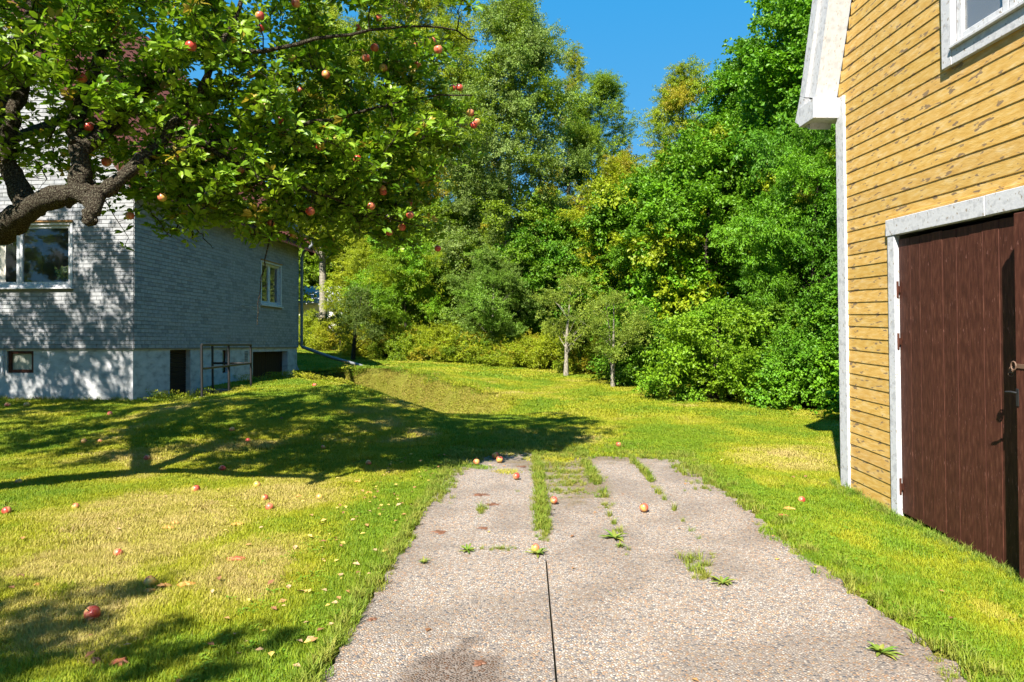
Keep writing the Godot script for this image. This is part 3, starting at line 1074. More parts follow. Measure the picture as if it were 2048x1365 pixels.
func barn_window(root: Node3D, B: Transform3D) -> void:
	var w := Node3D.new()
	w.name = "window"
	root.add_child(w, true)
	var u0 := 1.86
	var u1 := 3.30
	var v0 := 3.865
	var v1 := 5.5
	var g := Geo.new()
	g.box(B, Vector3(u0, v0, -0.01), Vector3(u0 + 0.125, v1, 0.04), Color.WHITE, 0.004)
	part("casing", g.mesh(), M.white, w)
	g = Geo.new()
	g.box(B, Vector3(u1 - 0.125, v0, -0.01), Vector3(u1, v1, 0.04), Color.WHITE, 0.004)
	part("casing", g.mesh(), M.white, w)
	g = Geo.new()
	g.box(B, Vector3(u0 + 0.127, v0 + 0.0, -0.01), Vector3(u1 - 0.127, v0 + 0.12, 0.036), Color.WHITE, 0.004)
	part("apron", g.mesh(), M.white, w)
	g = Geo.new()
	g.box(B, Vector3(u0 + 0.128, v1 - 0.12, -0.01), Vector3(u1 - 0.128, v1, 0.036), Color.WHITE, 0.004)
	part("head_casing", g.mesh(), M.white, w)
	g = Geo.new()
	g.box(B, Vector3(u0 + 0.127, v0 + 0.123, -0.03), Vector3(u1 - 0.127, v0 + 0.15, 0.062), Color.WHITE, 0.004)
	part("sill", g.mesh(), M.white, w)
	var a0 := u0 + 0.13
	var a1 := u1 - 0.13
	var b0 := v0 + 0.154
	var b1 := v1 - 0.123
	for half in 2:
		var l := lerpf(a0, a1, half * 0.5) + 0.003
		var r := lerpf(a0, a1, half * 0.5 + 0.5) - 0.003
		g = Geo.new()
		g.box(B, Vector3(l, b0, -0.045), Vector3(l + 0.065, b1, -0.002), Color.WHITE, 0.005)
		g.box(B, Vector3(r - 0.065, b0, -0.045), Vector3(r, b1, -0.002), Color.WHITE, 0.005)
		g.box(B, Vector3(l + 0.066, b0, -0.045), Vector3(r - 0.066, b0 + 0.08, -0.004), Color.WHITE, 0.005)
		g.box(B, Vector3(l + 0.066, b1 - 0.065, -0.045), Vector3(r - 0.066, b1, -0.004), Color.WHITE, 0.005)
		var s := part("sash", g.mesh(), M.white, w)
		g = Geo.new()
		g.box(B, Vector3(l + 0.067, b0 + 0.081, -0.028), Vector3(r - 0.067, b1 - 0.066, -0.024))
		part("pane", g.mesh(), M.glass, s)
	g = Geo.new()
	g.box(B, Vector3(a0 - 0.02, b0 - 0.02, -0.2), Vector3(a1 + 0.02, b1 + 0.02, -0.19))
	part("dark_room", g.mesh(), M.room, w)

# ------------------------------------------------------------------ the grey house
func house_frame() -> Transform3D:
	var s := 0.0757
	var c := 0.99713
	return Transform3D(Basis(Vector3(c, 0, s), Vector3.UP, Vector3(-s, 0, c)), Vector3(-7.25, 1.43, -13.4))

func holed_wall(g: Geo, T: Transform3D, x0: float, x1: float, y0: float, y1: float, holes: Array, z0: float, z1: float) -> void:
	var ex := [x0, x1]
	var ey := [y0, y1]
	for h in holes:
		ex.append_array([h.position.x, h.end.x]); ey.append_array([h.position.y, h.end.y])
	ex.sort(); ey.sort()
	for i in ex.size() - 1:
		for j in ey.size() - 1:
			if ex[i + 1] - ex[i] < 0.001 or ey[j + 1] - ey[j] < 0.001:
				continue
			var c := Vector2((ex[i] + ex[i + 1]) / 2.0, (ey[j] + ey[j + 1]) / 2.0)
			var inside := false
			for h in holes:
				inside = inside or h.has_point(c)
			if inside:
				continue
			g.quad(T * Vector3(ex[i], ey[j], z1), T * Vector3(ex[i + 1], ey[j], z1), T * Vector3(ex[i + 1], ey[j + 1], z1), T * Vector3(ex[i], ey[j + 1], z1))
			g.quad(T * Vector3(ex[i + 1], ey[j], z0), T * Vector3(ex[i], ey[j], z0), T * Vector3(ex[i], ey[j + 1], z0), T * Vector3(ex[i + 1], ey[j + 1], z0))
	for h in holes:
		var a: Vector2 = h.position
		var b: Vector2 = h.end
		g.quad(T * Vector3(a.x, a.y, z0), T * Vector3(a.x, a.y, z1), T * Vector3(a.x, b.y, z1), T * Vector3(a.x, b.y, z0))
		g.quad(T * Vector3(b.x, a.y, z1), T * Vector3(b.x, a.y, z0), T * Vector3(b.x, b.y, z0), T * Vector3(b.x, b.y, z1))
		g.quad(T * Vector3(a.x, a.y, z0), T * Vector3(b.x, a.y, z0), T * Vector3(b.x, a.y, z1), T * Vector3(a.x, a.y, z1))
		g.quad(T * Vector3(a.x, b.y, z1), T * Vector3(b.x, b.y, z1), T * Vector3(b.x, b.y, z0), T * Vector3(a.x, b.y, z0))

const TILE_H := 0.0775
const TILE_W := 0.236

func tile_shape(g: Geo, T: Transform3D, x0: float, x1: float, y0: float, y1: float, col: Color, lip: float) -> void:
	var p := 0.013 + lip
	var q := 0.006
	g.quad(T * Vector3(x0, y0, p), T * Vector3(x1, y0, p), T * Vector3(x1, y1, q), T * Vector3(x0, y1, q), col)
	g.quad(T * Vector3(x0, y0, 0.0), T * Vector3(x1, y0, 0.0), T * Vector3(x1, y0, p), T * Vector3(x0, y0, p), col)
	g.quad(T * Vector3(x0, y0, 0.0), T * Vector3(x0, y0, p), T * Vector3(x0, y1, q), T * Vector3(x0, y1, 0.0), col)
	g.quad(T * Vector3(x1, y0, p), T * Vector3(x1, y0, 0.0), T * Vector3(x1, y1, 0.0), T * Vector3(x1, y1, q), col)

func tile_wall(root: Node, T: Transform3D, width: float, high: Callable, holes: Array, singly: Callable, rng: RandomNumberGenerator) -> void:
	var rest := Geo.new()
	var made := 0
	var row := 0
	var y := 0.0
	var top_y := 12.0
	while y < top_y:
		var shift := TILE_W * (0.5 if row % 2 else 0.0) + 0.02 * (row % 3)
		var x := -shift
		var any := false
		while x < width:
			var a := maxf(x, 0.0) + 0.0035
			var b := minf(x + TILE_W, width) - 0.0035
			x += TILE_W
			if b - a < 0.01 or y + TILE_H > high.call((a + b) / 2.0):
				continue
			any = true
			var pieces := [Vector2(a, b)]
			for h in holes:
				if y + TILE_H <= h.position.y + 0.01 or y >= h.end.y - 0.01:
					continue
				var nxt := []
				for p in pieces:
					if p.y <= h.position.x or p.x >= h.end.x:
						nxt.append(p)
					else:
						if p.x < h.position.x - 0.01: nxt.append(Vector2(p.x, h.position.x))
						if p.y > h.end.x + 0.01: nxt.append(Vector2(h.end.x, p.y))
				pieces = nxt
			for p in pieces:
				var q := 1.04 + rng.randfn() * 0.06
				if rng.randf() < 0.33:
					q -= 0.2
				if rng.randf() < 0.05:
					q -= 0.1
				var col := Color(q * rng.randf_range(0.97, 1.02), q, q * rng.randf_range(0.99, 1.05))
				if made < 300 and singly.call((p.x + p.y) / 2.0, y):
					made += 1
					var g := Geo.new()
					tile_shape(g, T, p.x, p.y, y + 0.0045, y + TILE_H - 0.0045, col, rng.randf_range(0.0, 0.002))
					part("wall_tile", g.mesh(), M.tile, root)
				else:
					tile_shape(rest, T, p.x, p.y, y + 0.0045, y + TILE_H - 0.0045, col, rng.randf_range(0.0, 0.002))
		if not any:
			break
		y += TILE_H
		row += 1
	var o := part("wall_tiles", rest.mesh(), M.tile, root)
	o.set_meta("kind", "stuff")

func window_unit(root: Node, T: Transform3D, x0: float, x1: float, y0: float, y1: float, lights: int, deep: float) -> void:
	var w := Node3D.new()
	w.name = "window"
	root.add_child(w, true)
	var g := Geo.new()
	var fw := 0.05
	g.box(T, Vector3(x0, y0, -deep), Vector3(x0 + fw, y1, 0.024), Color.WHITE, 0.004)
	g.box(T, Vector3(x1 - fw, y0, -deep), Vector3(x1, y1, 0.024), Color.WHITE, 0.004)
	g.box(T, Vector3(x0 + fw, y1 - fw, -deep), Vector3(x1 - fw, y1, 0.022), Color.WHITE, 0.004)
	g.box(T, Vector3(x0 + fw, y0, -deep), Vector3(x1 - fw, y0 + fw, 0.022), Color.WHITE, 0.004)
	part("frame", g.mesh(), M.white, w)
	g = Geo.new()
	g.box(T, Vector3(x0 - 0.02, y0 - 0.035, -0.02), Vector3(x1 + 0.02, y0 - 0.003, 0.07), Color.WHITE, 0.005)
	part("sill", g.mesh(), M.white, w)
	g = Geo.new()
	g.box(T, Vector3(x0 - 0.01, y1 + 0.002, -0.02), Vector3(x1 + 0.01, y1 + 0.03, 0.05), Color.WHITE, 0.004)
	part("head_board", g.mesh(), M.oak, w)
	for i in lights:
		var a := lerpf(x0 + fw, x1 - fw, float(i) / lights) + 0.002
		var b := lerpf(x0 + fw, x1 - fw, float(i + 1) / lights) - 0.002
		g = Geo.new()
		var sw := 0.06
		var z0 := -deep + 0.03
		var z1 := -deep + 0.075
		g.box(T, Vector3(a, y0 + fw + 0.002, z0), Vector3(a + sw, y1 - fw - 0.002, z1), Color.WHITE, 0.004)
		g.box(T, Vector3(b - sw, y0 + fw + 0.002, z0), Vector3(b, y1 - fw - 0.002, z1), Color.WHITE, 0.004)
		g.box(T, Vector3(a + sw, y0 + fw + 0.002, z0), Vector3(b - sw, y0 + fw + sw, z1 - 0.002), Color.WHITE, 0.004)
		g.box(T, Vector3(a + sw, y1 - fw - sw, z0), Vector3(b - sw, y1 - fw - 0.002, z1 - 0.002), Color.WHITE, 0.004)
		var s := part("sash", g.mesh(), M.white, w)
		g = Geo.new()
		g.box(T, Vector3(a + sw, y0 + fw + sw, z0 + 0.02), Vector3(b - sw, y1 - fw - sw, z0 + 0.024))
		part("pane", g.mesh(), M.glass, s)

func build_house() -> void:
	var F := house_frame()
	var root := thing("house", "grey tiled house with white concrete basement and steep red roof", "house", F.origin)
	root.transform = F
	var rng := RandomNumberGenerator.new()
	rng.seed = 21
	var I := Transform3D.IDENTITY
	var width := 9.0
	var deep := 8.3
	var eave := 3.42
	var slope := 1.32
	# wall frames: x along the wall, y up, z out
	var front := Transform3D(Basis.IDENTITY, Vector3(-width, 0, 0))
	var sidew := Transform3D(Basis(Vector3(0, 0, -1), Vector3.UP, Vector3(1, 0, 0)), Vector3.ZERO)
	var fh := [Rect2(width - 3.45, 1.14, 2.23, 1.3)]
	var sh := [Rect2(5.58, 1.13, 1.4, 1.25)]
	var g := Geo.new()
	holed_wall(g, front, 0.0, width, -0.02, eave, fh, -0.25, 0.0)
	holed_wall(g, sidew, 0.0, deep, -0.02, eave + 0.35, sh, -0.25, 0.0)
	# gable triangle, far and left walls
	var apex := Vector3(-width / 2.0, eave + slope * width / 2.0, 0)
	g.tri(Vector3(-width, eave, 0), Vector3(0, eave, 0), apex)
	g.tri(Vector3(0, eave, -deep), Vector3(-width, eave, -deep), apex + Vector3(0, 0, -deep))
	g.box(I, Vector3(-width, -0.02, -deep), Vector3(-0.25, eave, -deep + 0.2))
	g.box(I, Vector3(-width, -0.02, -deep + 0.2), Vector3(-width + 0.2, eave, -0.25))
	part("wall", g.mesh(), M.backing, root)
	tile_wall(root, front, width, func(x: float) -> float: return eave - 0.05 + slope * minf(x, width - x), fh,
		func(x: float, y: float) -> bool: return (width - x < 1.25 and y < 2.75) or (width - x < 2.75 and y < 1.06), rng)
	tile_wall(root, sidew, deep, func(_x: float) -> float: return eave + 0.3, sh, func(x: float, y: float) -> bool: return x < 1.75 and y < 2.85, rng)
	# rooms behind the windows
	g = Geo.new()
	g.box(I, Vector3(-4.6, 0.3, -3.5), Vector3(-0.5, 0.34, -0.3))
	g.box(I, Vector3(-4.6, 0.34, -3.6), Vector3(-0.5, 3.0, -3.5))
	g.box(I, Vector3(-4.7, 0.34, -3.5), Vector3(-4.6, 3.0, -0.3))
	g.box(I, Vector3(-4.6, 3.0, -3.5), Vector3(-0.5, 3.05, -0.3))
	g.box(I, Vector3(-3.0, 0.3, -8.0), Vector3(-2.9, 3.0, -4.6))
	g.box(I, Vector3(-2.9, 3.0, -8.0), Vector3(-0.3, 3.05, -4.6))
	part("room", g.mesh(), M.room, root)
	window_unit(root, front, fh[0].position.x + 0.004, fh[0].end.x - 0.004, fh[0].position.y + 0.04, fh[0].end.y - 0.004, 2, 0.09)
	window_unit(root, sidew, sh[0].position.x + 0.004, sh[0].end.x - 0.004, sh[0].position.y + 0.04, sh[0].end.y - 0.004, 2, 0.13)
	# basement walls with openings
	var bh := [Rect2(width - 2.6, -0.48, 0.55, 0.43)]
	var ch := [Rect2(1.29, -1.45, 0.81, 1.41), Rect2(3.55, -0.62, 0.36, 0.56), Rect2(5.2, -2.6, 2.34, 2.48)]
	var base_front := Transform3D(Basis.IDENTITY, Vector3(-width, 0, -0.03))
	var base_side := sidew * Transform3D(Basis.IDENTITY, Vector3(0, 0, -0.03))
	g = Geo.new()
	holed_wall(g, base_front, 0.0, width - 0.03, -2.8, -0.022, bh, -0.35, 0.0)
	holed_wall(g, base_side, 0.03, deep - 0.03, -2.8, -0.022, ch, -0.35, 0.0)
	g.box(I, Vector3(-width + 0.03, -2.8, -deep + 0.03), Vector3(-0.5, -0.03, -deep + 0.2))
	g.box(I, Vector3(-width, -0.021, -deep), Vector3(0.0, -0.02, 0.0))
	part("basement_wall", g.mesh(), M.plaster, root)
	# buttress at the far corner
	g = Geo.new()
	g.quad(Vector3(-0.05, -2.8, -8.27), Vector3(0.16, -2.8, -8.27), Vector3(0.16, -1.0, -8.27), Vector3(-0.05, -0.5, -8.27))
	g.box(I, Vector3(-0.3, -2.8, -8.55), Vector3(0.12, -0.95, -8.275), Color.WHITE, 0.03)
	part("corner_pier", g.mesh(), M.plaster, root)
	# cellar door: horizontal boards
	var cd := Node3D.new()
	cd.name = "cellar_door"
	root.add_child(cd, true)
	var y := -1.44
	while y < -0.1:
		g = Geo.new()
		var q := rng.randf_range(0.85, 1.25)
		g.box(base_side, Vector3(1.3, y + 0.002, -0.14), Vector3(2.09, minf(y + 0.1, -0.045), -0.1), Color(q, q, q), 0.004)
		part("board", g.mesh(), M.cellar_door, cd)
		y += 0.102
	# garage door: two leaves of upright boards
	for half in 2:
		var gd := Node3D.new()
		gd.name = "garage_door"
		root.add_child(gd, true)
		var x := 5.21 + half * 1.165
		for i in 9:
			g = Geo.new()
			var q := rng.randf_range(0.85, 1.2)
			g.box(base_side, Vector3(x + 0.002, -2.58, -0.2), Vector3(x + 0.127, -0.125, -0.165), Color(q, q, q), 0.004)
			part("board", g.mesh(), M.cellar_door, gd)
			x += 0.128
	# narrow cellar window, vent, basement window with frosted pane
	g = Geo.new()
	for e in [[3.552, -0.618, 3.59, -0.064], [3.87, -0.618, 3.908, -0.064], [3.59, -0.618, 3.87, -0.58], [3.59, -0.1, 3.87, -0.064], [3.59, -0.36, 3.87, -0.335]]:
		g.box(base_side, Vector3(e[0], e[1], -0.15), Vector3(e[2], e[3], -0.11))
	var nw := part("cellar_window", g.mesh(), M.brown, root)
	g = Geo.new()
	g.box(base_side, Vector3(3.59, -0.58, -0.135), Vector3(3.87, -0.1, -0.13), Color(0.55, 0.62, 0.35))
	part("pane", g.mesh(), M.frosted, nw)
	g = Geo.new()
	for i in 7:
		g.box(base_side, Vector3(4.72, -0.36 + i * 0.04, 0.002), Vector3(4.88, -0.338 + i * 0.04, 0.014), Color(0.35, 0.38, 0.42))
	part("vent_grille", g.mesh(), M.plaster, root)
	g = Geo.new()
	var bx := width - 2.6
	for e in [[0.005, 0.0, 0.065, 0.425], [0.485, 0.0, 0.545, 0.425], [0.065, 0.0, 0.485, 0.06], [0.065, 0.37, 0.485, 0.425]]:
		g.box(base_front, Vector3(bx + e[0], -0.475 + e[1], -0.1), Vector3(bx + e[2], -0.475 + e[3], -0.03), Color(2.2, 1.7, 1.5), 0.004)
	var bw := part("basement_window", g.mesh(), M.brown, root)
	g = Geo.new()
	g.box(base_front, Vector3(bx + 0.066, -0.414, -0.075), Vector3(bx + 0.484, -0.106, -0.07))
	part("pane", g.mesh(), M.frosted, bw)
	# roof
	var rf := Geo.new()
	var len_r := (width / 2.0 + 0.42) * sqrt(1.0 + slope * slope)
	var down := Vector3(1, -slope, 0).normalized()
	var out := Vector3(slope, 1, 0).normalized()
	var ridge := Vector3(-width / 2.0, eave + 0.12 + slope * width / 2.0, 0.35)
	var nz := 258
	var rows := int(len_r / 0.34)
	var wave := func(k: int) -> float: return 0.022 * sin(TAU * k / 6.0)
	for r in rows:
		var s0 := r * 0.34
		var s1 := minf(len_r, s0 + 0.352)
		for k in nz:
			var z0 := -k * (deep + 0.7) / nz
			var z1 := -(k + 1) * (deep + 0.7) / nz
			var h0: float = wave.call(k)
			var h1: float = wave.call(k + 1)
			var a := ridge + down * s0 + out * (h0 + 0.0) + Vector3(0, 0, z0)
			var b := ridge + down * s1 + out * (h0 + 0.025) + Vector3(0, 0, z0)
			var c := ridge + down * s1 + out * (h1 + 0.025) + Vector3(0, 0, z1)
			var d := ridge + down * s0 + out * (h1 + 0.0) + Vector3(0, 0, z1)
			rf.quad(a, b, c, d)
			rf.quad(b - out * 0.02, c - out * 0.02, c, b)
	var ro := part("roof", rf.mesh(), M.roof, root)
	g = Geo.new()
	var under := ridge - out * 0.05
	var e0 := under + down * len_r
	g.quad(under, under + Vector3(0, 0, -deep - 0.7), e0 + Vector3(0, 0, -deep - 0.7), e0)
	var lr := Vector3(-width - 0.42, e0.y, 0.35)
	g.quad(ridge + Vector3(0, 0.02, 0), ridge + Vector3(0, 0.02, -deep - 0.7), lr + Vector3(0, 0, -deep - 0.7), lr)
	part("roof_deck", g.mesh(), M.brown, root)
	g = Geo.new()
	for zz in [0.355, -deep - 0.39]:
		var T := Transform3D(Basis(down, out, Vector3(0, 0, 1)), ridge + Vector3(0, 0, zz - 0.35))
		g.box(T, Vector3(0, -0.2, -0.012), Vector3(len_r, -0.03, 0.014), Color.WHITE)
		var T2 := Transform3D(Basis(Vector3(-down.x, down.y, 0), Vector3(-out.x, out.y, 0), Vector3(0, 0, 1)), ridge + Vector3(0, 0, zz - 0.35))
		g.box(T2, Vector3(0, -0.2, -0.012), Vector3(len_r, 0.0, 0.014), Color.WHITE)
	part("barge_board", g.mesh(), M.brown, ro)
	# gutter and downpipe
	g = Geo.new()
	var gx := 0.45
	var gy := 3.36
	var half_ring := []
	for i in 7:
		half_ring.append(Vector2(cos(PI + PI * i / 6.0), sin(PI + PI * i / 6.0)) * 0.065)
	for i in 6:
		var p: Vector2 = half_ring[i]
		var q: Vector2 = half_ring[i + 1]
		g.quad(Vector3(gx + p.x, gy + p.y, 0.3), Vector3(gx + p.x, gy + p.y, -deep - 0.35), Vector3(gx + q.x, gy + q.y, -deep - 0.35), Vector3(gx + q.x, gy + q.y, 0.3))
	part("gutter", g.mesh(), M.zinc, root)
	g = Geo.new()
	var zp := -deep - 0.02
	g.tube([Vector3(gx, gy - 0.06, zp), Vector3(gx - 0.02, gy - 0.2, zp), Vector3(0.16, gy - 0.42, zp), Vector3(0.1, gy - 0.6, zp), Vector3(0.1, 0.05, zp), Vector3(0.14, -0.03, zp)], [0.045, 0.045, 0.045, 0.045, 0.045, 0.045], 10)
	part("downpipe", g.mesh(), M.zinc, root)
	g = Geo.new()
	g.tube([Vector3(0.13, -0.0, zp), Vector3(1.0, -0.32, zp - 0.1), Vector3(2.15, -0.66, zp - 0.35)], [0.052, 0.05, 0.05], 10)
	part("spout_pipe", g.mesh(), M.zinc, root)
	# white pipe on the basement wall
	g = Geo.new()
	g.tube([Vector3(-2.66, -0.04, 0.01), Vector3(-2.66, -0.5, 0.01)], [0.02, 0.02], 8)
	g.tube([Vector3(-2.66, -0.13, 0.01), Vector3(-2.66, -0.16, 0.01)], [0.03, 0.03], 8)
	part("vent_pipe", g.mesh(), M.white, root)
	g = Geo.new()
	var wire := []
	var wr := []
	for i in 13:
		wire.append(sidew * Vector3(4.35 + i * 0.1, 1.07 + 0.018 * sin(i * 1.3), 0.022))
		wr.append(0.006)
	g.tube(wire, wr, 5)
	part("cable", g.mesh(), M.white, root)
	# stair railing, kerb of the stairwell
	var rail := thing("stair_railing", "black pipe railing round the stairwell of the cellar door", "railing", F.origin)
	rail.transform = F
	var yb := -0.95
	var yt := 0.07
	var spots := [Vector3(1.3, 0, -0.1), Vector3(1.3, 0, -1.18), Vector3(1.3, 0, -2.2), Vector3(0.42, 0, -2.2)]
	for p in spots:
		g = Geo.new()
		g.tube([p + Vector3(0.012, yb - 0.2, 0), p + Vector3(0, yt, 0)], [0.024, 0.024], 8)
		part("post", g.mesh(), M.black_metal, rail)
	for y2 in [yt, -0.34]:
		for i in [[0, 2], [2, 3]]:
			g = Geo.new()
			var dip := Vector3(0, -0.05 if y2 < 0 and i[0] == 0 else 0.0, 0)
			g.tube([spots[i[0]] + Vector3(0, y2, 0) + dip, spots[i[1]] + Vector3(0, y2, 0)], [0.023, 0.023], 8)
			part("rail", g.mesh(), M.black_metal, rail)
	var kerb := thing("stairwell_kerb", "low concrete kerb under the black stair railing", "kerb", F.origin)
	kerb.transform = F
	for e in [[Vector3(1.22, -1.6, -0.62), Vector3(1.42, -0.93, 0.08), 1.0], [Vector3(1.22, -1.6, -1.5), Vector3(1.4, -0.97, -0.625), 0.9], [Vector3(1.22, -1.6, -2.4), Vector3(1.42, -0.9, -1.505), 1.05], [Vector3(0.0, -1.6, -2.42), Vector3(1.218, -0.92, -2.25), 0.95]]:
		g = Geo.new()
		g.box(I, e[0], e[1], Color(e[2], e[2], e[2]), 0.02)
		part("kerb_stone", g.mesh(), M.concrete, kerb)
	# plant on the inner window sill, curtain, lamp pull
	var pot := thing("potted_plant", "leafy pale pot plant standing inside the front window", "plant", F * Vector3(-1.5, 1.24, -0.32))
	g = Geo.new()
	g.tube([Vector3(0, 0, 0), Vector3(0, 0.1, 0)], [0.06, 0.08], 10)
	part("pot", g.mesh(), M.concrete, pot)
	var cl := leaf_cluster(rng, 60, 0.16, 0.07, 0.05, true)
	var xs := []
	var cols := []
	for i in 6:
		xs.append(Transform3D(Basis(Vector3.UP, i), Vector3(rng.randf_range(-0.08, 0.08), 0.19 + rng.randf() * 0.06, rng.randf_range(0, 0.1))))
		cols.append(Color(0.3, 0.4, 0.2))
	scatter("foliage", cl, M.leaf, xs, cols, pot).set_meta("kind", "stuff")
	g = Geo.new()
	g.box(I, Vector3(-4.4, 0.34, -0.9), Vector3(0.0, 0.35, -0.3))
	var cur := Geo.new()
	for i in 10:
		var a := -2.86 - i * 0.05
		var d0 := 0.02 * (i % 2)
		cur.quad(Vector3(a - 0.05, 1.2, -0.3 - 0.02 + d0), Vector3(a, 1.2, -0.3 - d0), Vector3(a, 2.5, -0.3 - d0), Vector3(a - 0.05, 2.5, -0.3 - 0.02 + d0), Color(0.8, 0.76, 0.68))
	part("curtain", cur.mesh(), M.dry, root)
	# blue bowl leaning on the basement wall
	var bowl := thing("plastic_bowl", "small blue plastic bowl lying tipped against the basement wall", "bowl", land(14, 785) + Vector3(0, 0.03, 0.0))
	g = Geo.new()
	var prev := []
	for j in 6:
		var rr: float = [0.03, 0.07, 0.1, 0.115, 0.12, 0.125][j]
		var yy: float = [0.0, 0.002, 0.02, 0.05, 0.085, 0.086][j]
		var ring := []
		for i in 16:
			ring.append(Vector3(cos(TAU * i / 16) * rr, yy, sin(TAU * i / 16) * rr))
		if j:
			for i in 16:
				g.quad(prev[(i + 1) % 16], prev[i], ring[i], ring[(i + 1) % 16])
		prev = ring
	var bm := part("shell", g.mesh(), M.blue, bowl)
	bm.rotation = Vector3(2.0, 0.3, 0.2)
	bm.position.y = 0.09

# ------------------------------------------------------------------ apples
func apple_mesh(rng: RandomNumberGenerator, blush: float) -> ArrayMesh:
	var g := Geo.new()
	var prof := [[0.0, 0.78], [0.22, 0.9], [0.45, 0.96], [0.72, 0.82], [0.93, 0.5], [1.0, 0.1], [0.95, -0.3], [0.78, -0.65], [0.5, -0.88], [0.25, -0.93], [0.0, -0.82]]
	var seg := 16
	var side := rng.randf() * TAU
	var red := Color(0.40, 0.05, 0.035)
	var pink := Color(0.48, 0.17, 0.09)
	var yel := Color(0.5, 0.36, 0.08)
	var streak := []
	for i in seg:
		streak.append(rng.randf_range(-0.3, 0.3))
	for j in prof.size() - 1:
		for i in seg:
			var p := []
			var n := []
			for e in [[j + 1, i], [j + 1, i + 1], [j, i + 1], [j, i]]:
				var a: float = TAU * e[1] / seg
				var r: float = prof[e[0]][0] * (1.0 + 0.03 * cos(5.0 * a))
				var q := Vector3(cos(a) * r, prof[e[0]][1] * 0.9, sin(a) * r) * 0.5
				p.append(q)
				var k: int = e[0]
				var up: Array = prof[maxi(k - 1, 0)]
				var dn: Array = prof[mini(k + 1, prof.size() - 1)]
				var t := Vector2(dn[0] - up[0], dn[1] - up[1])
				var nn := Vector3(cos(a) * -t.y, t.x, sin(a) * -t.y)
				n.append(nn.normalized() if nn.length() > 0.01 else Vector3(0, signf(q.y), 0))
			var lit := 0.5 + 0.5 * cos(TAU * i / seg - side)
			var k := clampf(blush + (lit - 0.5) * 0.9 + streak[i] + rng.randf_range(-0.1, 0.1) - (0.35 if j > 7 else 0.0), 0.0, 1.0)
			var col := yel.lerp(pink, minf(1.0, k * 2.0)) if k < 0.5 else pink.lerp(red, (k - 0.5) * 2.0)
			g.smooth_quad([p[3], p[2], p[1], p[0]], [n[3], n[2], n[1], n[0]], col)
	return g.mesh()

func lump_mesh(rng: RandomNumberGenerator, a: Color, b: Color) -> ArrayMesh:      # a squashed, rotting apple
	var g := Geo.new()
	var seg := 14
	var rings := []
	var lobes := []
	for i in seg:
		lobes.append(rng.randf_range(0.35, 1.3))
	for j in 5:
		var ring := []
		for i in seg:
			var an := TAU * i / seg
			var r: float = [1.0, 0.94, 0.7, 0.38, 0.0][j] * lobes[i % seg]
			var y: float = [0.0, 0.25, 0.5, 0.6, 0.5][j] + rng.randf_range(-0.12, 0.12) * (1.0 if j > 0 else 0.0)
			ring.append(Vector3(cos(an) * r, y, sin(an) * r) * 0.5)
		rings.append(ring)
	for j in 4:
		for i in seg:
			var k := (i + 1) % seg
			g.quad(rings[j][k], rings[j][i], rings[j + 1][i], rings[j + 1][k], a.lerp(b, rng.randf()))
	return g.mesh()

var apple_kinds := []
var lump_kinds := []
var stem_mesh: ArrayMesh

func make_apple_kinds() -> void:
	var rng := RandomNumberGenerator.new()
	rng.seed = 91
	for b in [0.85, 0.6, 0.7, 0.25]:
		apple_kinds.append(apple_mesh(rng, b))
	for c in [[Color(0.28, 0.06, 0.03), Color(0.38, 0.16, 0.06)], [Color(0.38, 0.17, 0.03), Color(0.45, 0.27, 0.07)], [Color(0.09, 0.04, 0.022), Color(0.17, 0.075, 0.04)]]:
		lump_kinds.append(lump_mesh(rng, c[0], c[1]))
		lump_kinds.append(lump_mesh(rng, c[0], c[1]))
	var g := Geo.new()
	g.tube([Vector3(0, 0.30, 0), Vector3(0.03, 0.55, 0.01), Vector3(0.05, 0.75, 0.0)], [0.03, 0.022, 0.03], 5)
	stem_mesh = g.mesh()

func apple(label: String, group: String, at: Vector3, size: float, kind: int, turn: Vector3) -> Node3D:
	var o := thing("apple", label, "apple", at, group)
	o.basis = Basis.from_euler(turn).scaled(Vector3.ONE * size)
	var f := part("fruit", apple_kinds[kind], M.apple, o)
	part("stem", stem_mesh, M.bark, o)
	return o

func zone(px: float, py: float) -> String:
	if px > 1500: return "in the grass between slabs and barn"
	if py < 800: return "in the grass close by the basement wall" if px < 320 else "in the grass on the mound beside the garage"
	if py < 850: return "in the grass before the basement wall"
	if py < 930: return "in the tree shade on the lawn"
	if py > 1200: return "in the shade patch at the corner of the lawn"
	if px < 330 and py > 1000: return "on the dry straw patch of the lawn"
	if px > 560: return "in the greener grass along the slabs"
	if py < 1000: return "at the sunny rim of the tree shade"
	return "on the sunny middle of the lawn"

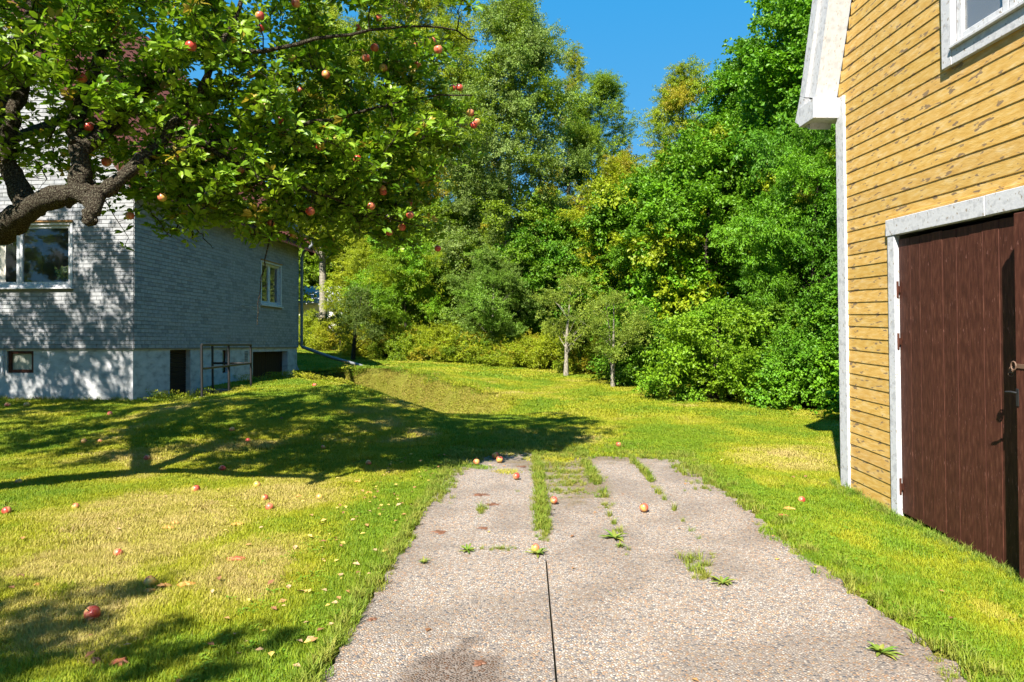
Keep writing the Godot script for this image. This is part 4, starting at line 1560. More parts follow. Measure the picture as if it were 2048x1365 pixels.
func build_windfalls() -> void:
	var rng := RandomNumberGenerator.new()
	rng.seed = 33
	# [px, py of the contact, size in pixels, kind, label]
	var on_slabs := [[1288, 1028, 18, 0, "large red windfall apple alone on the slabs right beside the grass tufts"], [1108, 1010, 15, 2, "pinkish windfall apple beside the grass strip in the slab joint"], [1071, 1108, 17, 3, "pale yellow windfall apple at the end of the grass strip"], [1033, 962, 14, 1, "pink windfall apple alone on the slabs short of the grass strip"], [953, 932, 13, 2, "small windfall apple where the lawn meets the slabs"], [991, 920, 14, 0, "red windfall apple touching another at the end of the slabs"], [999, 928, 14, 1, "windfall apple lying against a red one at the end of the slabs"], [1237, 896, 11, 2, "small windfall apple on the worn track past the slabs"]]
	for a in on_slabs:
		var p := land(a[0], a[1])
		var s: float = clampf(a[2] / FOCAL * -p.z, 0.06, 0.095)
		apple(a[4].replace(" right", ""), "windfall apples on the driveway", p + Vector3(0, s * 0.43 + 0.012, 0), s, a[3], Vector3(rng.randf_range(-0.9, 0.9), rng.randf() * TAU, rng.randf_range(-0.9, 0.9)))
	var in_grass := [[186, 1240, 30, 2], [168, 890, 12, 0], [294, 924, 13, 0], [445, 944, 14, 1], [392, 986, 16, 0], [514, 976, 14, 3], [530, 1003, 14, 0], [540, 1022, 17, 1], [639, 1001, 14, 3], [152, 1021, 14, 3], [38, 970, 12, 1], [14, 1032, 18, 0], [237, 1115, 18, 3], [301, 1178, 25, 3], [464, 866, 11, 0], [496, 887, 10, 0], [646, 900, 9, 0], [200, 888, 10, 3], [737, 933, 12, 3], [629, 775, 9, 0], [53, 815, 11, 1], [15, 816, 11, 3], [72, 803, 9, 1], [220, 833, 10, 0], [290, 805, 9, 0], [142, 793, 10, 0], [1603, 1008, 14, 1]]
	for a in in_grass:
		var p := land(a[0], a[1])
		var s: float = clampf(a[2] / FOCAL * -p.z, 0.055, 0.1)
		var lab: String = ["red", "pink blushed", "large pinkish", "yellow"][a[3]] + " windfall apple " + zone(a[0], a[1])
		apple(lab, "windfall apples on the lawn", p + Vector3(0, s * 0.38 + 0.004, 0), s, a[3], Vector3(rng.randf_range(-1, 1), rng.randf() * TAU, rng.randf_range(-1, 1)))
	var squashed := [[245, 1333, 42, 0, 1], [470, 1125, 36, 0, 1], [335, 1062, 24, 2, 1], [476, 1055, 26, 2, 1], [370, 1178, 38, 2, 1], [330, 1180, 26, 3, 1], [432, 1330, 0, 0, 0], [350, 1052, 18, 3, 1], [1563, 1037, 24, 0, 1], [1578, 1022, 24, 3, 1], [300, 1190, 22, 3, 1], [880, 1068, 38, 4, 0], [745, 1242, 20, 5, 0], [960, 1333, 36, 4, 0], [1043, 936, 20, 4, 0], [985, 1012, 30, 5, 0], [967, 1060, 26, 4, 0], [960, 992, 40, 5, 0], [193, 1330, 20, 5, 1], [738, 990, 18, 3, 1], [597, 998, 14, 2, 1], [716, 967, 14, 3, 1], [64, 884, 12, 4, 1], [42, 1158, 14, 4, 1], [75, 1178, 18, 3, 1], [564, 840, 10, 4, 1]]
	for a in squashed:
		if a[2] == 0:
			continue
		var p := land(a[0], a[1])
		var s: float = clampf(a[2] / FOCAL * -p.z, 0.05, 0.17)
		var o := thing("squashed_apple", ["dark squashed apple smeared " + ("beside the stain on the slabs" if a[1] > 1200 else ("on the slabs near the lawn edge" if a[0] < 900 else "on the slabs towards the worn track")), ["red", "red", "orange", "orange", "brown", "brown"][a[3]] + " burst rotting apple " + zone(a[0], a[1])][a[4]], "apple", p + Vector3(0, 0.008 + 0.008 * a[4], 0), "squashed apples")
		o.basis = Basis(Vector3.UP, rng.randf() * TAU).scaled(Vector3(s, 0.055 if a[4] else 0.022, s * 0.8))
		part("pulp", lump_kinds[a[3]], M.pulp, o)

# ------------------------------------------------------------------ the old apple tree
func apple_tree(label: String, at: Vector3, limbs: Array, blobs: Array, reject: Callable, sd: int, per: int, fruit: Array) -> void:
	var rng := RandomNumberGenerator.new()
	rng.seed = sd
	var root := thing("apple_tree", label, "tree", at)
	var wood := Geo.new()
	var nodes := PackedVector3Array()
	for l in limbs:
		var pts := []
		var rad := []
		var src: Array = l[0]
		for i in src.size() - 1:       # rounded through the given points
			var p0: Vector3 = src[maxi(i - 1, 0)]
			var p3: Vector3 = src[mini(i + 2, src.size() - 1)]
			for k in 4:
				var f := k / 4.0
				pts.append(src[i].cubic_interpolate(src[i + 1], p0, p3, f) + Vector3(rng.randfn(), rng.randfn(), rng.randfn()) * 0.008)
				rad.append(lerpf(l[1], l[2], (i + f) / (src.size() - 1)))
		pts.append(src[-1])
		rad.append(l[2])
		for i in pts.size():
			nodes.append(pts[i])
			pts[i] -= at
		if l[1] > 0.05:          # burls and old pruning wounds
			for i in rad.size():
				rad[i] *= 1.0 + 0.16 * sin(i * 1.7) * sin(i * 0.6 + l[1] * 40.0)
			for i in range(3, pts.size() - 2, 3):
				var off := Vector3(rng.randfn(), rng.randfn(), rng.randfn()).normalized()
				var rr: float = rad[i]
				wood.tube([pts[i] + off * rr * 0.3, pts[i] + off * rr * 0.95, pts[i] + off * rr * rng.randf_range(1.1, 1.6)], [rr * 0.55, rr * 0.42, rr * 0.2], 8, Color.WHITE, 0.15, rng)
		wood.tube(pts, rad, 10 if l[1] > 0.05 else 7, Color.WHITE, 0.09 if l[1] > 0.05 else 0.05, rng)
	part("trunk", wood.mesh(), M.bark, root)
	var aims := []
	for b in blobs:
		var made := 0
		var tries := 0
		while made < b[2] and tries < b[2] * 20:
			tries += 1
			var q := Vector3(rng.randfn(), rng.randfn(), rng.randfn()).normalized() * pow(rng.randf(), 0.45)
			var p: Vector3 = b[0] + q * b[1]
			if reject.call(p, rng):
				continue
			aims.append(p)
			made += 1
	var heart: Vector3 = limbs[0][0][-1]
	aims.sort_custom(func(a: Vector3, b: Vector3) -> bool: return a.distance_squared_to(heart) < b.distance_squared_to(heart))
	var twig := Geo.new()
	var xs := []
	var cols := []
	var ends := []
	for p in aims:
		var best := 1e9
		var from := Vector3.ZERO
		for q in nodes:
			var s: float = q.distance_squared_to(p)
			if s < best:
				best = s
				from = q
		var length := sqrt(best)
		if length < 0.05:
			continue
		var pts := [from - at]
		var rad := [0.0045 + 0.006 * minf(length, 2.0)]
		var seg := 4
		var sag := Vector3(0, 0.12 * length, 0)
		for i in range(1, seg + 1):
			var f := float(i) / seg
			var m := from.lerp(p, f) + sag * sin(PI * f) + Vector3(rng.randfn(), rng.randfn(), rng.randfn()) * 0.045 * length * (1.0 - f * 0.5)
			pts.append(m - at)
			rad.append(lerpf(rad[0], 0.0026, f))
			nodes.append(m)
		twig.tube(pts, rad, 5)
		ends.append(p)
		for k in per:
			var f := 1.0 - 0.75 * float(k) / per
			var i := clampi(int(f * seg), 0, seg - 1)
			var c: Vector3 = pts[i].lerp(pts[i + 1], f * seg - i)
			var dir := Vector3(rng.randfn(), rng.randfn() * 0.6 + 0.15, rng.randfn()).normalized()
			var reach := rng.randf_range(0.02, 0.2)
			if reach > 0.08:
				twig.tube([c, c + dir * reach * 0.5 + Vector3(0, 0.01, 0), c + dir * reach], [0.0032, 0.0026, 0.002], 4)
			var b := Basis.from_euler(Vector3(rng.randf_range(-0.7, 0.7), rng.randf() * TAU, rng.randf_range(-0.7, 0.7)))
			xs.append(Transform3D(b.scaled(Vector3.ONE * rng.randf_range(0.8, 1.2)), c + dir * reach))
			var g := Color(0.10, 0.23, 0.012).lerp(Color(0.25, 0.38, 0.025), rng.randf())
			if rng.randf() < 0.03:
				g = Color(0.4, 0.32, 0.05)
			cols.append(g)
	part("twigs", twig.mesh(), M.bark, root)
	var cl := Geo.new()
	for i in 7:       # a spur: leaves fanned round a short shoot
		var a := TAU * i * 0.382
		var el := rng.randf_range(-0.25, 0.8)
		var dir := Vector3(cos(a) * cos(el), sin(el), sin(a) * cos(el))
		var up := (Vector3.UP + Vector3(rng.randfn(), rng.randfn(), rng.randfn()) * 0.45).normalized()
		var q := rng.randf_range(0.75, 1.25)
		leaf(cl, dir * 0.022, dir, up, rng.randf_range(0.052, 0.08), rng.randf_range(0.03, 0.04), 0.35, Color(q, q, q), true)
	scatter("crown", cl.mesh(), M.apple_leaf, xs, cols, root).set_meta("kind", "stuff")
	for f in fruit:
		var best := 1e9
		var spot := Vector3.ZERO
		var eye := Vector3(0, EYE, 0)
		var ray := (see(f[0], f[1], 5.0) - eye).normalized()
		for q in ends:
			var w: Vector3 = q - eye
			var s := (w - ray * w.dot(ray)).length() + 0.02 * w.length()
			if s < best:
				best = s
				spot = q
		var size := rng.randf_range(0.066, 0.082)
		# hangs from the twig end, eased towards where the photograph shows it
		var aim := eye + ray * maxf(2.5, (spot - eye).length() - 0.06)
		var hang := spot.lerp(aim, clampf(0.16 / maxf(0.001, spot.distance_to(aim)), 0.0, 1.0))
		var stalk := Geo.new()
		var where := "high among the inner branches"
		if f[0] > 900: where = "at the tip of the longest bough"
		elif f[0] > 690 and f[1] > 340: where = "low on the drooping bough before the wood"
		elif f[0] > 690: where = "on the outer branches against the ash trees"
		elif f[0] > 590 and f[1] > 130: where = "in the middle of the long bough"
		elif f[1] > 380: where = "on the lowest twigs before the side wall"
		elif f[1] > 230: where = "just above the thick gnarled limb"
		elif f[0] > 440: where = "near the patch of sky in the crown"
		var o := apple(["red", "red flushed", "rosy", "yellow"][f[2]] + " apple hanging " + where, "apples hanging in the tree", hang, size, f[2], Vector3(rng.randf_range(-0.35, 0.35), rng.randf() * TAU, rng.randf_range(-0.35, 0.35)))

func build_apple_trees() -> void:
	var s := func(list: Array) -> Array:
		var o := []
		for p in list:
			o.append(see(p[0], p[1], p[2]))
		return o
	var base := g3(-5.9, 6.4)
	var fork := Vector3(-5.1, 2.05, -6.1)
	var limbs := [
		[[base - Vector3(0, 0.2, 0), base + Vector3(0.1, 0.7, 0), base + Vector3(0.35, 1.4, 0.15), fork], 0.27, 0.17],
		[[fork] + s.call([[-60, 490, 5.9], [0, 462, 5.7], [55, 420, 5.5], [110, 392, 5.35], [160, 388, 5.25], [192, 398, 5.2]]), 0.112, 0.068],
		[s.call([[180, 385, 5.22], [186, 415, 5.15], [178, 436, 5.12], [170, 446, 5.12]]), 0.075, 0.035],
		[s.call([[188, 395, 5.2], [235, 362, 5.3], [300, 305, 5.5], [345, 250, 5.7], [395, 190, 5.8], [430, 110, 5.9], [470, 30, 5.9], [500, -70, 6.0]]), 0.06, 0.012],
		[s.call([[155, 388, 5.3], [160, 330, 5.35], [150, 262, 5.5], [168, 180, 5.7], [205, 90, 5.9], [215, -60, 6.1]]), 0.078, 0.03],
		[s.call([[55, 420, 5.5], [28, 362, 5.6], [8, 292, 5.7], [28, 220, 5.8], [48, 120, 5.9], [60, 0, 6.0], [90, -160, 6.1]]), 0.085, 0.03],
		[s.call([[158, 300, 5.4], [225, 245, 5.7], [290, 180, 6.0], [350, 120, 6.3], [430, 10, 6.6], [500, -120, 6.8]]), 0.062, 0.02],
		[s.call([[300, 305, 5.5], [420, 285, 5.8], [560, 262, 6.2], [700, 228, 6.6], [850, 195, 6.8], [945, 190, 6.9]]), 0.028, 0.006],
		[s.call([[345, 250, 5.7], [480, 330, 6.0], [600, 372, 6.1], [720, 418, 6.7], [850, 455, 7.0]]), 0.026, 0.006],
		[s.call([[430, 110, 5.9], [560, 95, 6.0], [700, 65, 6.1], [850, 50, 6.7], [955, 80, 6.9]]), 0.022, 0.006],
		[s.call([[548, 420, 6.3], [540, 470, 6.2], [530, 520, 6.2], [519, 590, 6.2], [514, 650, 6.2]]), 0.009, 0.003],
		[s.call([[395, 420, 6.0], [388, 455, 6.0], [380, 478, 6.0]]), 0.007, 0.003],
		[s.call([[388, 455, 6.0], [408, 478, 6.0], [428, 494, 6.0]]), 0.006, 0.0025],
		[[fork, Vector3(-5.2, 3.4, -6.9), Vector3(-5.0, 5.0, -7.3), Vector3(-4.6, 6.6, -7.6)], 0.13, 0.03],
		[[fork, Vector3(-6.2, 3.2, -6.4), Vector3(-7.2, 4.4, -6.2), Vector3(-8.0, 5.4, -6.0)], 0.11, 0.025],
		[[Vector3(-5.0, 5.0, -7.3), Vector3(-4.0, 5.7, -7.0), Vector3(-2.8, 6.2, -6.6), Vector3(-1.8, 6.0, -6.2)], 0.05, 0.012],
		[[Vector3(-5.2, 3.4, -6.9), Vector3(-5.0, 4.2, -8.0), Vector3(-4.8, 5.2, -9.0)], 0.06, 0.015],
	]
	var blobs := [
		[Vector3(-4.9, 5.75, -6.5), Vector3(4.1, 2.1, 2.9), 720],
		[Vector3(-7.6, 4.6, -6.4), Vector3(2.4, 1.9, 2.0), 230],
		[Vector3(-1.75, 3.35, -7.0), Vector3(1.6, 1.1, 0.9), 140],
		[Vector3(-1.55, 2.85, -7.0), Vector3(1.4, 0.42, 0.8), 60],
		[Vector3(-1.0, 3.6, -6.9), Vector3(0.8, 0.9, 0.6), 45],
		[Vector3(-2.9, 3.1, -6.4), Vector3(1.7, 0.8, 1.0), 150],
		[Vector3(-1.9, 4.9, -6.8), Vector3(1.9, 1.4, 1.0), 120],
		[Vector3(-4.0, 3.7, -5.3), Vector3(1.7, 0.85, 0.8), 105],
		[Vector3(-2.7, 3.7, -5.5), Vector3(1.0, 0.8, 0.6), 50],
	]
	var reject := func(p: Vector3, rng: RandomNumberGenerator) -> bool:
		if -p.z < 3.7:
			return true
		var px := 1024.0 + FOCAL * p.x / -p.z
		var py := HORIZON - FOCAL * (p.y - EYE) / -p.z
		# the crown hangs lowest over the side wall and clears the front wall and the sky to the right
		var low := 330.0
		if px > 230: low = 440.0
		if px > 520: low = 455.0
		if px > 640: low = 500.0
		if px > 880: low = 300.0
		if px < 230 and py > 330 and p.y < 3.0 and rng.randf() < 0.8: return true
		if py > low + 40.0: return true
		if px > 975: return true
		if py > 60.0 and py < 320 and px < 190 and rng.randf() < 0.35: return true
		return false
	var fruit := [[518, 30, 0], [757, 34, 1], [716, 54, 0], [519, 55, 0], [746, 88, 1], [832, 92, 0], [864, 80, 0], [380, 91, 0], [161, 155, 1], [175, 253, 0], [211, 324, 2], [351, 315, 0], [466, 61, 1], [651, 148, 0], [636, 293, 0], [714, 318, 0], [731, 115, 3], [766, 135, 3], [478, 340, 1], [406, 397, 3], [323, 395, 3], [541, 447, 3], [765, 378, 0], [790, 371, 0], [766, 384, 2], [741, 412, 1], [819, 406, 0], [803, 455, 0], [778, 465, 0], [876, 504, 0], [583, 115, 3], [500, 148, 3], [662, 366, 1], [585, 470, 1], [905, 175, 0], [936, 172, 0], [951, 255, 0], [978, 259, 0], [940, 225, 1], [835, 128, 0], [110, 130, 3], [480, 366, 3], [876, 98, 3], [255, 432, 3], [600, 180, 2], [590, 5, 0], [620, 423, 1], [560, 240, 2], [820, 430, 1]]
	apple_tree("old gnarled apple tree full of red apples in front of grey house", base, limbs, blobs, reject, 101, 9, fruit)
	# a second tree behind the viewpoint throws the dappled shade on the near lawn
	var b2 := g3(-5.1, -1.4)
	var limbs2 := [[[b2 - Vector3(0, 0.2, 0), b2 + Vector3(0.1, 1.0, 0), b2 + Vector3(0.3, 2.0, 0)], 0.2, 0.13], [[b2 + Vector3(0.3, 2.0, 0), b2 + Vector3(1.0, 3.0, -0.2), b2 + Vector3(1.8, 3.7, -0.5)], 0.1, 0.03], [[b2 + Vector3(0.3, 2.0, 0), b2 + Vector3(-0.5, 3.2, 0.3), b2 + Vector3(-1.0, 4.2, 0.5)], 0.1, 0.03]]
	apple_tree("apple tree on the lawn in front of the barn doors", b2, limbs2, [[b2 + Vector3(0.5, 3.8, -0.6), Vector3(1.9, 1.1, 1.3), 150]], func(p: Vector3, _r: RandomNumberGenerator) -> bool: return -p.z > 0.9, 202, 9, [])
	# and a third beside the house, out to the side, dapples its front wall
	var b3 := g3(-10.8, 8.0)
	var limbs3 := [[[b3 - Vector3(0, 0.2, 0), b3 + Vector3(0.1, 1.2, 0), b3 + Vector3(0.0, 2.4, 0)], 0.22, 0.15], [[b3 + Vector3(0.0, 2.4, 0), b3 + Vector3(0.8, 4.0, -0.2), b3 + Vector3(1.2, 5.6, -0.5)], 0.12, 0.03], [[b3 + Vector3(0.0, 2.4, 0), b3 + Vector3(-0.8, 4.2, -0.5), b3 + Vector3(-1.6, 6.0, -0.8)], 0.12, 0.03]]
	apple_tree("tall apple tree standing before the front wall of grey house", b3, limbs3, [[b3 + Vector3(0.0, 6.4, -0.4), Vector3(2.6, 2.7, 2.3), 600]], func(p: Vector3, _r: RandomNumberGenerator) -> bool: return p.x / -p.z > -0.82, 303, 9, [])

# ------------------------------------------------------------------ trees and shrubs behind
func build_woods() -> void:
	var rng := RandomNumberGenerator.new()
	rng.seed = 8
	var fine := puff_kind(rng, 0.8, 1500, 0.078, 0.064)
	var broad := puff_kind(rng, 0.7, 1250, 0.098, 0.085)
	var slim := puff_kind(rng, 0.75, 1500, 0.105, 0.042, 0.6)
	var small := puff_kind(rng, 0.34, 620, 0.05, 0.036)
	var shrub := puff_kind(rng, 0.38, 700, 0.066, 0.055)
	var ash := Color(0.34, 0.385, 0.014)
	var ash2 := Color(0.2, 0.30, 0.014)
	var gold := Color(0.36, 0.32, 0.02)
	var aspen := Color(0.17, 0.265, 0.04)
	var aspen2 := Color(0.24, 0.33, 0.085)
	var linden := Color(0.095, 0.25, 0.012)
	var linden2 := Color(0.15, 0.33, 0.012)
	var maple := Color(0.145, 0.27, 0.012)
	var maple2 := Color(0.27, 0.345, 0.012)
	var at := func(px: float, d: float) -> Vector3: return g3((px - 1024.0) / FOCAL * d, d)
	var G := "tall trees behind the lawn"
	tree("aspen_tree", "tall pale trunked tree beside the white shed behind grey house", "tree", at.call(645, 39.0), {"tall": 19.0, "low": 5.0, "r": 2.6, "seed": 1, "color": ash2, "alt": ash, "cluster": fine, "bark": M.pale_bark, "thick": 0.2, "puffs": 90, "each": 42, "puff": 0.85}, G)
	tree("aspen_tree", "tall pale trunked tree with thin crown behind the little dark fruit tree", "tree", at.call(690, 41.0), {"tall": 18.0, "low": 4.0, "r": 2.6, "seed": 2, "color": ash, "alt": ash2, "third": gold, "cluster": fine, "bark": M.pale_bark, "thick": 0.17, "puffs": 90, "each": 42, "puff": 0.85}, G)
	tree("ash_tree", "tall yellow green ash tree rising behind the apple branches", "tree", at.call(775, 36.0), {"tall": 18.5, "low": 2.0, "r": 2.9, "seed": 3, "color": ash, "alt": ash2, "third": gold, "cluster": slim, "bark": M.pale_bark, "puffs": 110, "each": 48, "puff": 0.9}, G)
	tree("ash_tree", "tall yellow green ash tree leaning against the silvery aspen", "tree", at.call(872, 37.0), {"tall": 19.5, "low": 2.5, "r": 2.7, "seed": 4, "color": ash, "alt": ash2, "third": gold, "cluster": slim, "bark": M.pale_bark, "puffs": 110, "each": 48, "puff": 0.9}, G)
	tree("aspen_tree", "broad silvery green aspen at the middle of the wood edge", "tree", at.call(1015, 31.0), {"tall": 15.9, "low": 1.2, "r": 2.6, "seed": 5, "color": aspen, "alt": aspen2, "third": ash2, "third_share": 0.25, "cluster": fine, "bark": M.pale_bark, "puffs": 215, "each": 62, "puff": 0.8}, G)
	tree("birch_tree", "slender birch with thin top behind the silvery aspen", "tree", at.call(1135, 40.0), {"tall": 17.2, "low": 3.0, "r": 1.9, "seed": 6, "color": ash2, "alt": ash, "third": gold, "cluster": fine, "bark": M.pale_bark, "shape": "cone", "puffs": 80, "each": 38, "puff": 0.6}, G)
	tree("birch_tree", "upright green birch beside the blue gap of sky", "tree", at.call(1200, 35.0), {"tall": 14.0, "low": 2.0, "r": 2.0, "seed": 7, "color": aspen.lerp(linden, 0.4), "alt": ash2, "cluster": fine, "bark": M.pale_bark, "puffs": 150, "each": 48, "puff": 0.65}, G)
	tree("ash_tree", "yellowing ash tree with golden tips below the gap of sky", "tree", at.call(1362, 27.0), {"tall": 11.4, "low": 2.0, "r": 1.5, "seed": 9, "color": ash, "alt": ash2, "third": gold, "third_share": 0.1, "cluster": slim, "puffs": 110, "each": 50, "puff": 0.6}, G)
	tree("ash_tree", "low yellowing ash tree with gold tips behind the fruit trees", "tree", at.call(1230, 29.0), {"tall": 8.4, "low": 1.0, "r": 2.2, "seed": 10, "color": ash, "alt": maple2, "third": gold, "third_share": 0.2, "cluster": slim, "puffs": 90, "each": 50, "puff": 0.7}, G)
	tree("linden_tree", "tall deep green linden tree standing behind the barn corner", "tree", at.call(1668, 20.0), {"tall": 12.8, "low": 1.0, "r": 2.3, "seed": 12, "color": linden, "alt": linden2, "cluster": broad, "puffs": 190, "each": 62, "puff": 0.72, "thick": 0.16}, G)
	tree("linden_tree", "deep green linden tree on the edge of the sky gap", "tree", at.call(1518, 24.0), {"tall": 10.5, "low": 1.5, "r": 1.8, "seed": 13, "color": linden, "alt": linden2, "cluster": broad, "puffs": 150, "each": 58, "puff": 0.7, "thick": 0.15}, G)
	tree("linden_tree", "green linden tree half hidden behind the yellow barn", "tree", at.call(1730, 18.0), {"tall": 11.0, "low": 0.6, "r": 2.3, "seed": 14, "color": linden, "alt": linden2, "cluster": broad, "puffs": 100, "each": 55, "puff": 0.7, "thick": 0.14}, G)
	tree("maple_tree", "wide leafy maple behind the big round shrub", "tree", at.call(1410, 21.0), {"tall": 7.2, "low": 0.8, "r": 2.5, "seed": 15, "color": maple.lerp(linden, 0.5), "alt": linden2, "third": maple2, "third_share": 0.2, "cluster": broad, "puffs": 110, "each": 58, "puff": 0.72, "thick": 0.1}, G)
	tree("maple_tree", "bushy maple behind the pale barked fruit trees", "tree", at.call(1275, 23.0), {"tall": 6.2, "low": 0.6, "r": 2.0, "seed": 16, "color": maple.lerp(linden, 0.4), "alt": linden2, "third": maple2, "third_share": 0.25, "cluster": broad, "puffs": 90, "each": 55, "puff": 0.65, "thick": 0.09}, G)
	tree("rowan_tree", "feathery rowan tree between linden and barn corner", "tree", at.call(1622, 16.5), {"tall": 6.4, "low": 1.2, "r": 1.5, "seed": 17, "color": linden2, "alt": linden, "third": maple2, "cluster": slim, "puffs": 70, "each": 50, "puff": 0.5, "thick": 0.07}, G)
	tree("elder_tree", "bright green bushy tree beside the dark little fruit tree", "tree", at.call(812, 30.0), {"tall": 5.4, "low": 0.5, "r": 2.0, "seed": 18, "color": linden2, "alt": maple2, "cluster": slim, "puffs": 80, "each": 55, "puff": 0.65, "thick": 0.08}, G)
	tree("elder_tree", "yellow green bushy tree in front of the ash trunks", "tree", at.call(735, 32.0), {"tall": 5.6, "low": 0.5, "r": 1.8, "seed": 19, "color": ash, "alt": maple2, "cluster": slim, "puffs": 70, "each": 50, "puff": 0.6, "thick": 0.08}, G)
	tree("aspen_tree", "young silvery aspen below the broad aspen crown", "tree", at.call(985, 27.5), {"tall": 4.4, "low": 0.5, "r": 1.6, "seed": 20, "color": aspen, "alt": aspen.lerp(linden2, 0.5), "cluster": fine, "bark": M.pale_bark, "puffs": 80, "each": 55, "puff": 0.5, "thick": 0.07}, G)
	tree("maple_tree", "dark leafy maple in the wood behind the young aspen", "tree", at.call(1090, 30.0), {"tall": 6.0, "low": 0.4, "r": 2.1, "seed": 22, "color": maple, "alt": linden, "cluster": broad, "puffs": 80, "each": 55, "puff": 0.7, "thick": 0.08}, G)
	tree("maple_tree", "dark leafy maple in the wood behind the bright bushy tree", "tree", at.call(900, 33.0), {"tall": 7.0, "low": 0.4, "r": 2.2, "seed": 23, "color": maple, "alt": ash2, "cluster": broad, "puffs": 90, "each": 55, "puff": 0.75, "thick": 0.08}, G)
	# fruit trees on the lawn
	tree("fruit_tree", "small dark fruit tree with leaning trunk near the grey house", "tree", land(706, 722), {"tall": 2.9, "low": 0.9, "r": 1.25, "seed": 30, "color": Color(0.08, 0.14, 0.018), "alt": Color(0.13, 0.19, 0.03), "cluster": small, "puffs": 30, "each": 42, "puff": 0.34, "thick": 0.085, "lean": Vector3(0.35, 0, 0.1)}, "small fruit trees on the lawn")
	tree("fruit_tree", "pale trunked small fruit tree of the two by the hedge, with thin upright crown", "tree", land(1132, 754), {"tall": 3.1, "low": 1.0, "r": 1.05, "seed": 31, "color": Color(0.2, 0.28, 0.03), "alt": Color(0.27, 0.35, 0.04), "cluster": small, "bark": M.pale_bark, "puffs": 36, "each": 34, "puff": 0.32, "thick": 0.075}, "small fruit trees on the lawn")
	tree("fruit_tree", "small fruit tree with forked trunk next to the round shrub", "tree", land(1226, 776), {"tall": 2.5, "low": 0.85, "r": 0.85, "seed": 32, "color": Color(0.17, 0.26, 0.025), "alt": Color(0.25, 0.33, 0.04), "cluster": small, "bark": M.pale_bark, "shape": "round", "stems": 2, "puffs": 32, "each": 36, "puff": 0.28, "thick": 0.055, "lean": Vector3(-0.2, 0, 0)}, "small fruit trees on the lawn")
	# shrubs
	tree("hazel_bush", "big round bright green shrub at the edge of the lawn", "bush", at.call(1432, 15.8), {"tall": 2.0, "low": 0.1, "r": 1.5, "seed": 40, "color": linden2, "alt": maple2.lerp(linden2, 0.6), "cluster": shrub, "shape": "dome", "stems": 4, "puffs": 95, "each": 62, "puff": 0.36, "thick": 0.03})
	tree("shade_bush", "dark shrub under the linden beside the barn corner", "bush", at.call(1610, 14.2), {"tall": 1.5, "low": 0.1, "r": 0.9, "seed": 41, "color": linden, "alt": linden2, "cluster": shrub, "shape": "dome", "stems": 3, "puffs": 55, "each": 50, "puff": 0.3, "thick": 0.02})
	tree("shade_bush", "dark low shrub between the linden and round shrub", "bush", at.call(1535, 16.4), {"tall": 2.2, "low": 0.1, "r": 1.1, "seed": 42, "color": linden, "alt": maple, "cluster": shrub, "shape": "dome", "stems": 3, "puffs": 60, "each": 50, "puff": 0.36, "thick": 0.02})
	tree("shade_bush", "dark shrub behind the forked fruit tree", "bush", at.call(1290, 19.8), {"tall": 1.9, "low": 0.1, "r": 1.2, "seed": 43, "color": linden, "alt": maple, "cluster": shrub, "shape": "dome", "stems": 3, "puffs": 60, "each": 50, "puff": 0.38, "thick": 0.02})
	tree("shade_bush", "dark shrub tucked behind the barn wall", "bush", at.call(1700, 13.6), {"tall": 2.4, "low": 0.1, "r": 1.2, "seed": 44, "color": linden, "alt": linden2, "cluster": shrub, "shape": "dome", "stems": 3, "puffs": 60, "each": 50, "puff": 0.4, "thick": 0.02})
	var hedge := [[632, 35.0, 1.5, 1.3, "fresh green shrub by the white shed"], [680, 33.0, 1.6, 1.3, "yellow green shrub behind the leaning fruit tree"], [735, 31.0, 1.3, 1.2, "golden shrub next to the leaning fruit tree"], [790, 29.5, 1.2, 1.1, "dark low shrub with rusty stems by the lawn"], [842, 29.0, 1.2, 1.1, "olive low shrub under the bright bushy tree"], [893, 28.0, 1.35, 0.95, "rounded light green shrub standing alone at the lawn edge"], [945, 27.6, 1.0, 1.0, "green low shrub under the silvery aspens"], [1000, 26.8, 0.8, 1.0, "straggly low shrub in the shade of the aspens"], [1055, 26.0, 1.0, 1.0, "leafy green shrub behind the pale fruit trunk"], [1108, 25.4, 1.2, 1.0, "clipped looking green shrub right behind the pale fruit trunk"], [1170, 24.0, 1.2, 1.0, "shrub between the two pale fruit trees"], [1235, 22.6, 1.3, 1.0, "dusky shrub behind the forked fruit tree trunk"]]
	var k := 0
	for h in hedge:
		var warm := ash.lerp(gold, 0.35) if k in [1, 2] else (maple2 if k in [0, 5, 8, 9] else maple.lerp(ash2, 0.5))
		tree("hedge_bush", h[4].replace(" right", ""), "bush", at.call(h[0], h[1]), {"tall": h[2] * 1.05, "low": 0.1, "r": h[3] * 1.1, "seed": 60 + k, "color": warm, "alt": maple2.lerp(ash, 0.5), "third": gold, "cluster": small, "shape": "dome", "stems": 3, "puffs": 55, "each": 60, "puff": 0.36, "thick": 0.02}, "shrubs along the lawn edge")
		k += 1
	# the wood farther back, read as one mass
	var xs := []
	var cols := []
	var trunks := Geo.new()
	var wood: Array = puff_kind(rng, 1.0, 520, 0.24, 0.19)
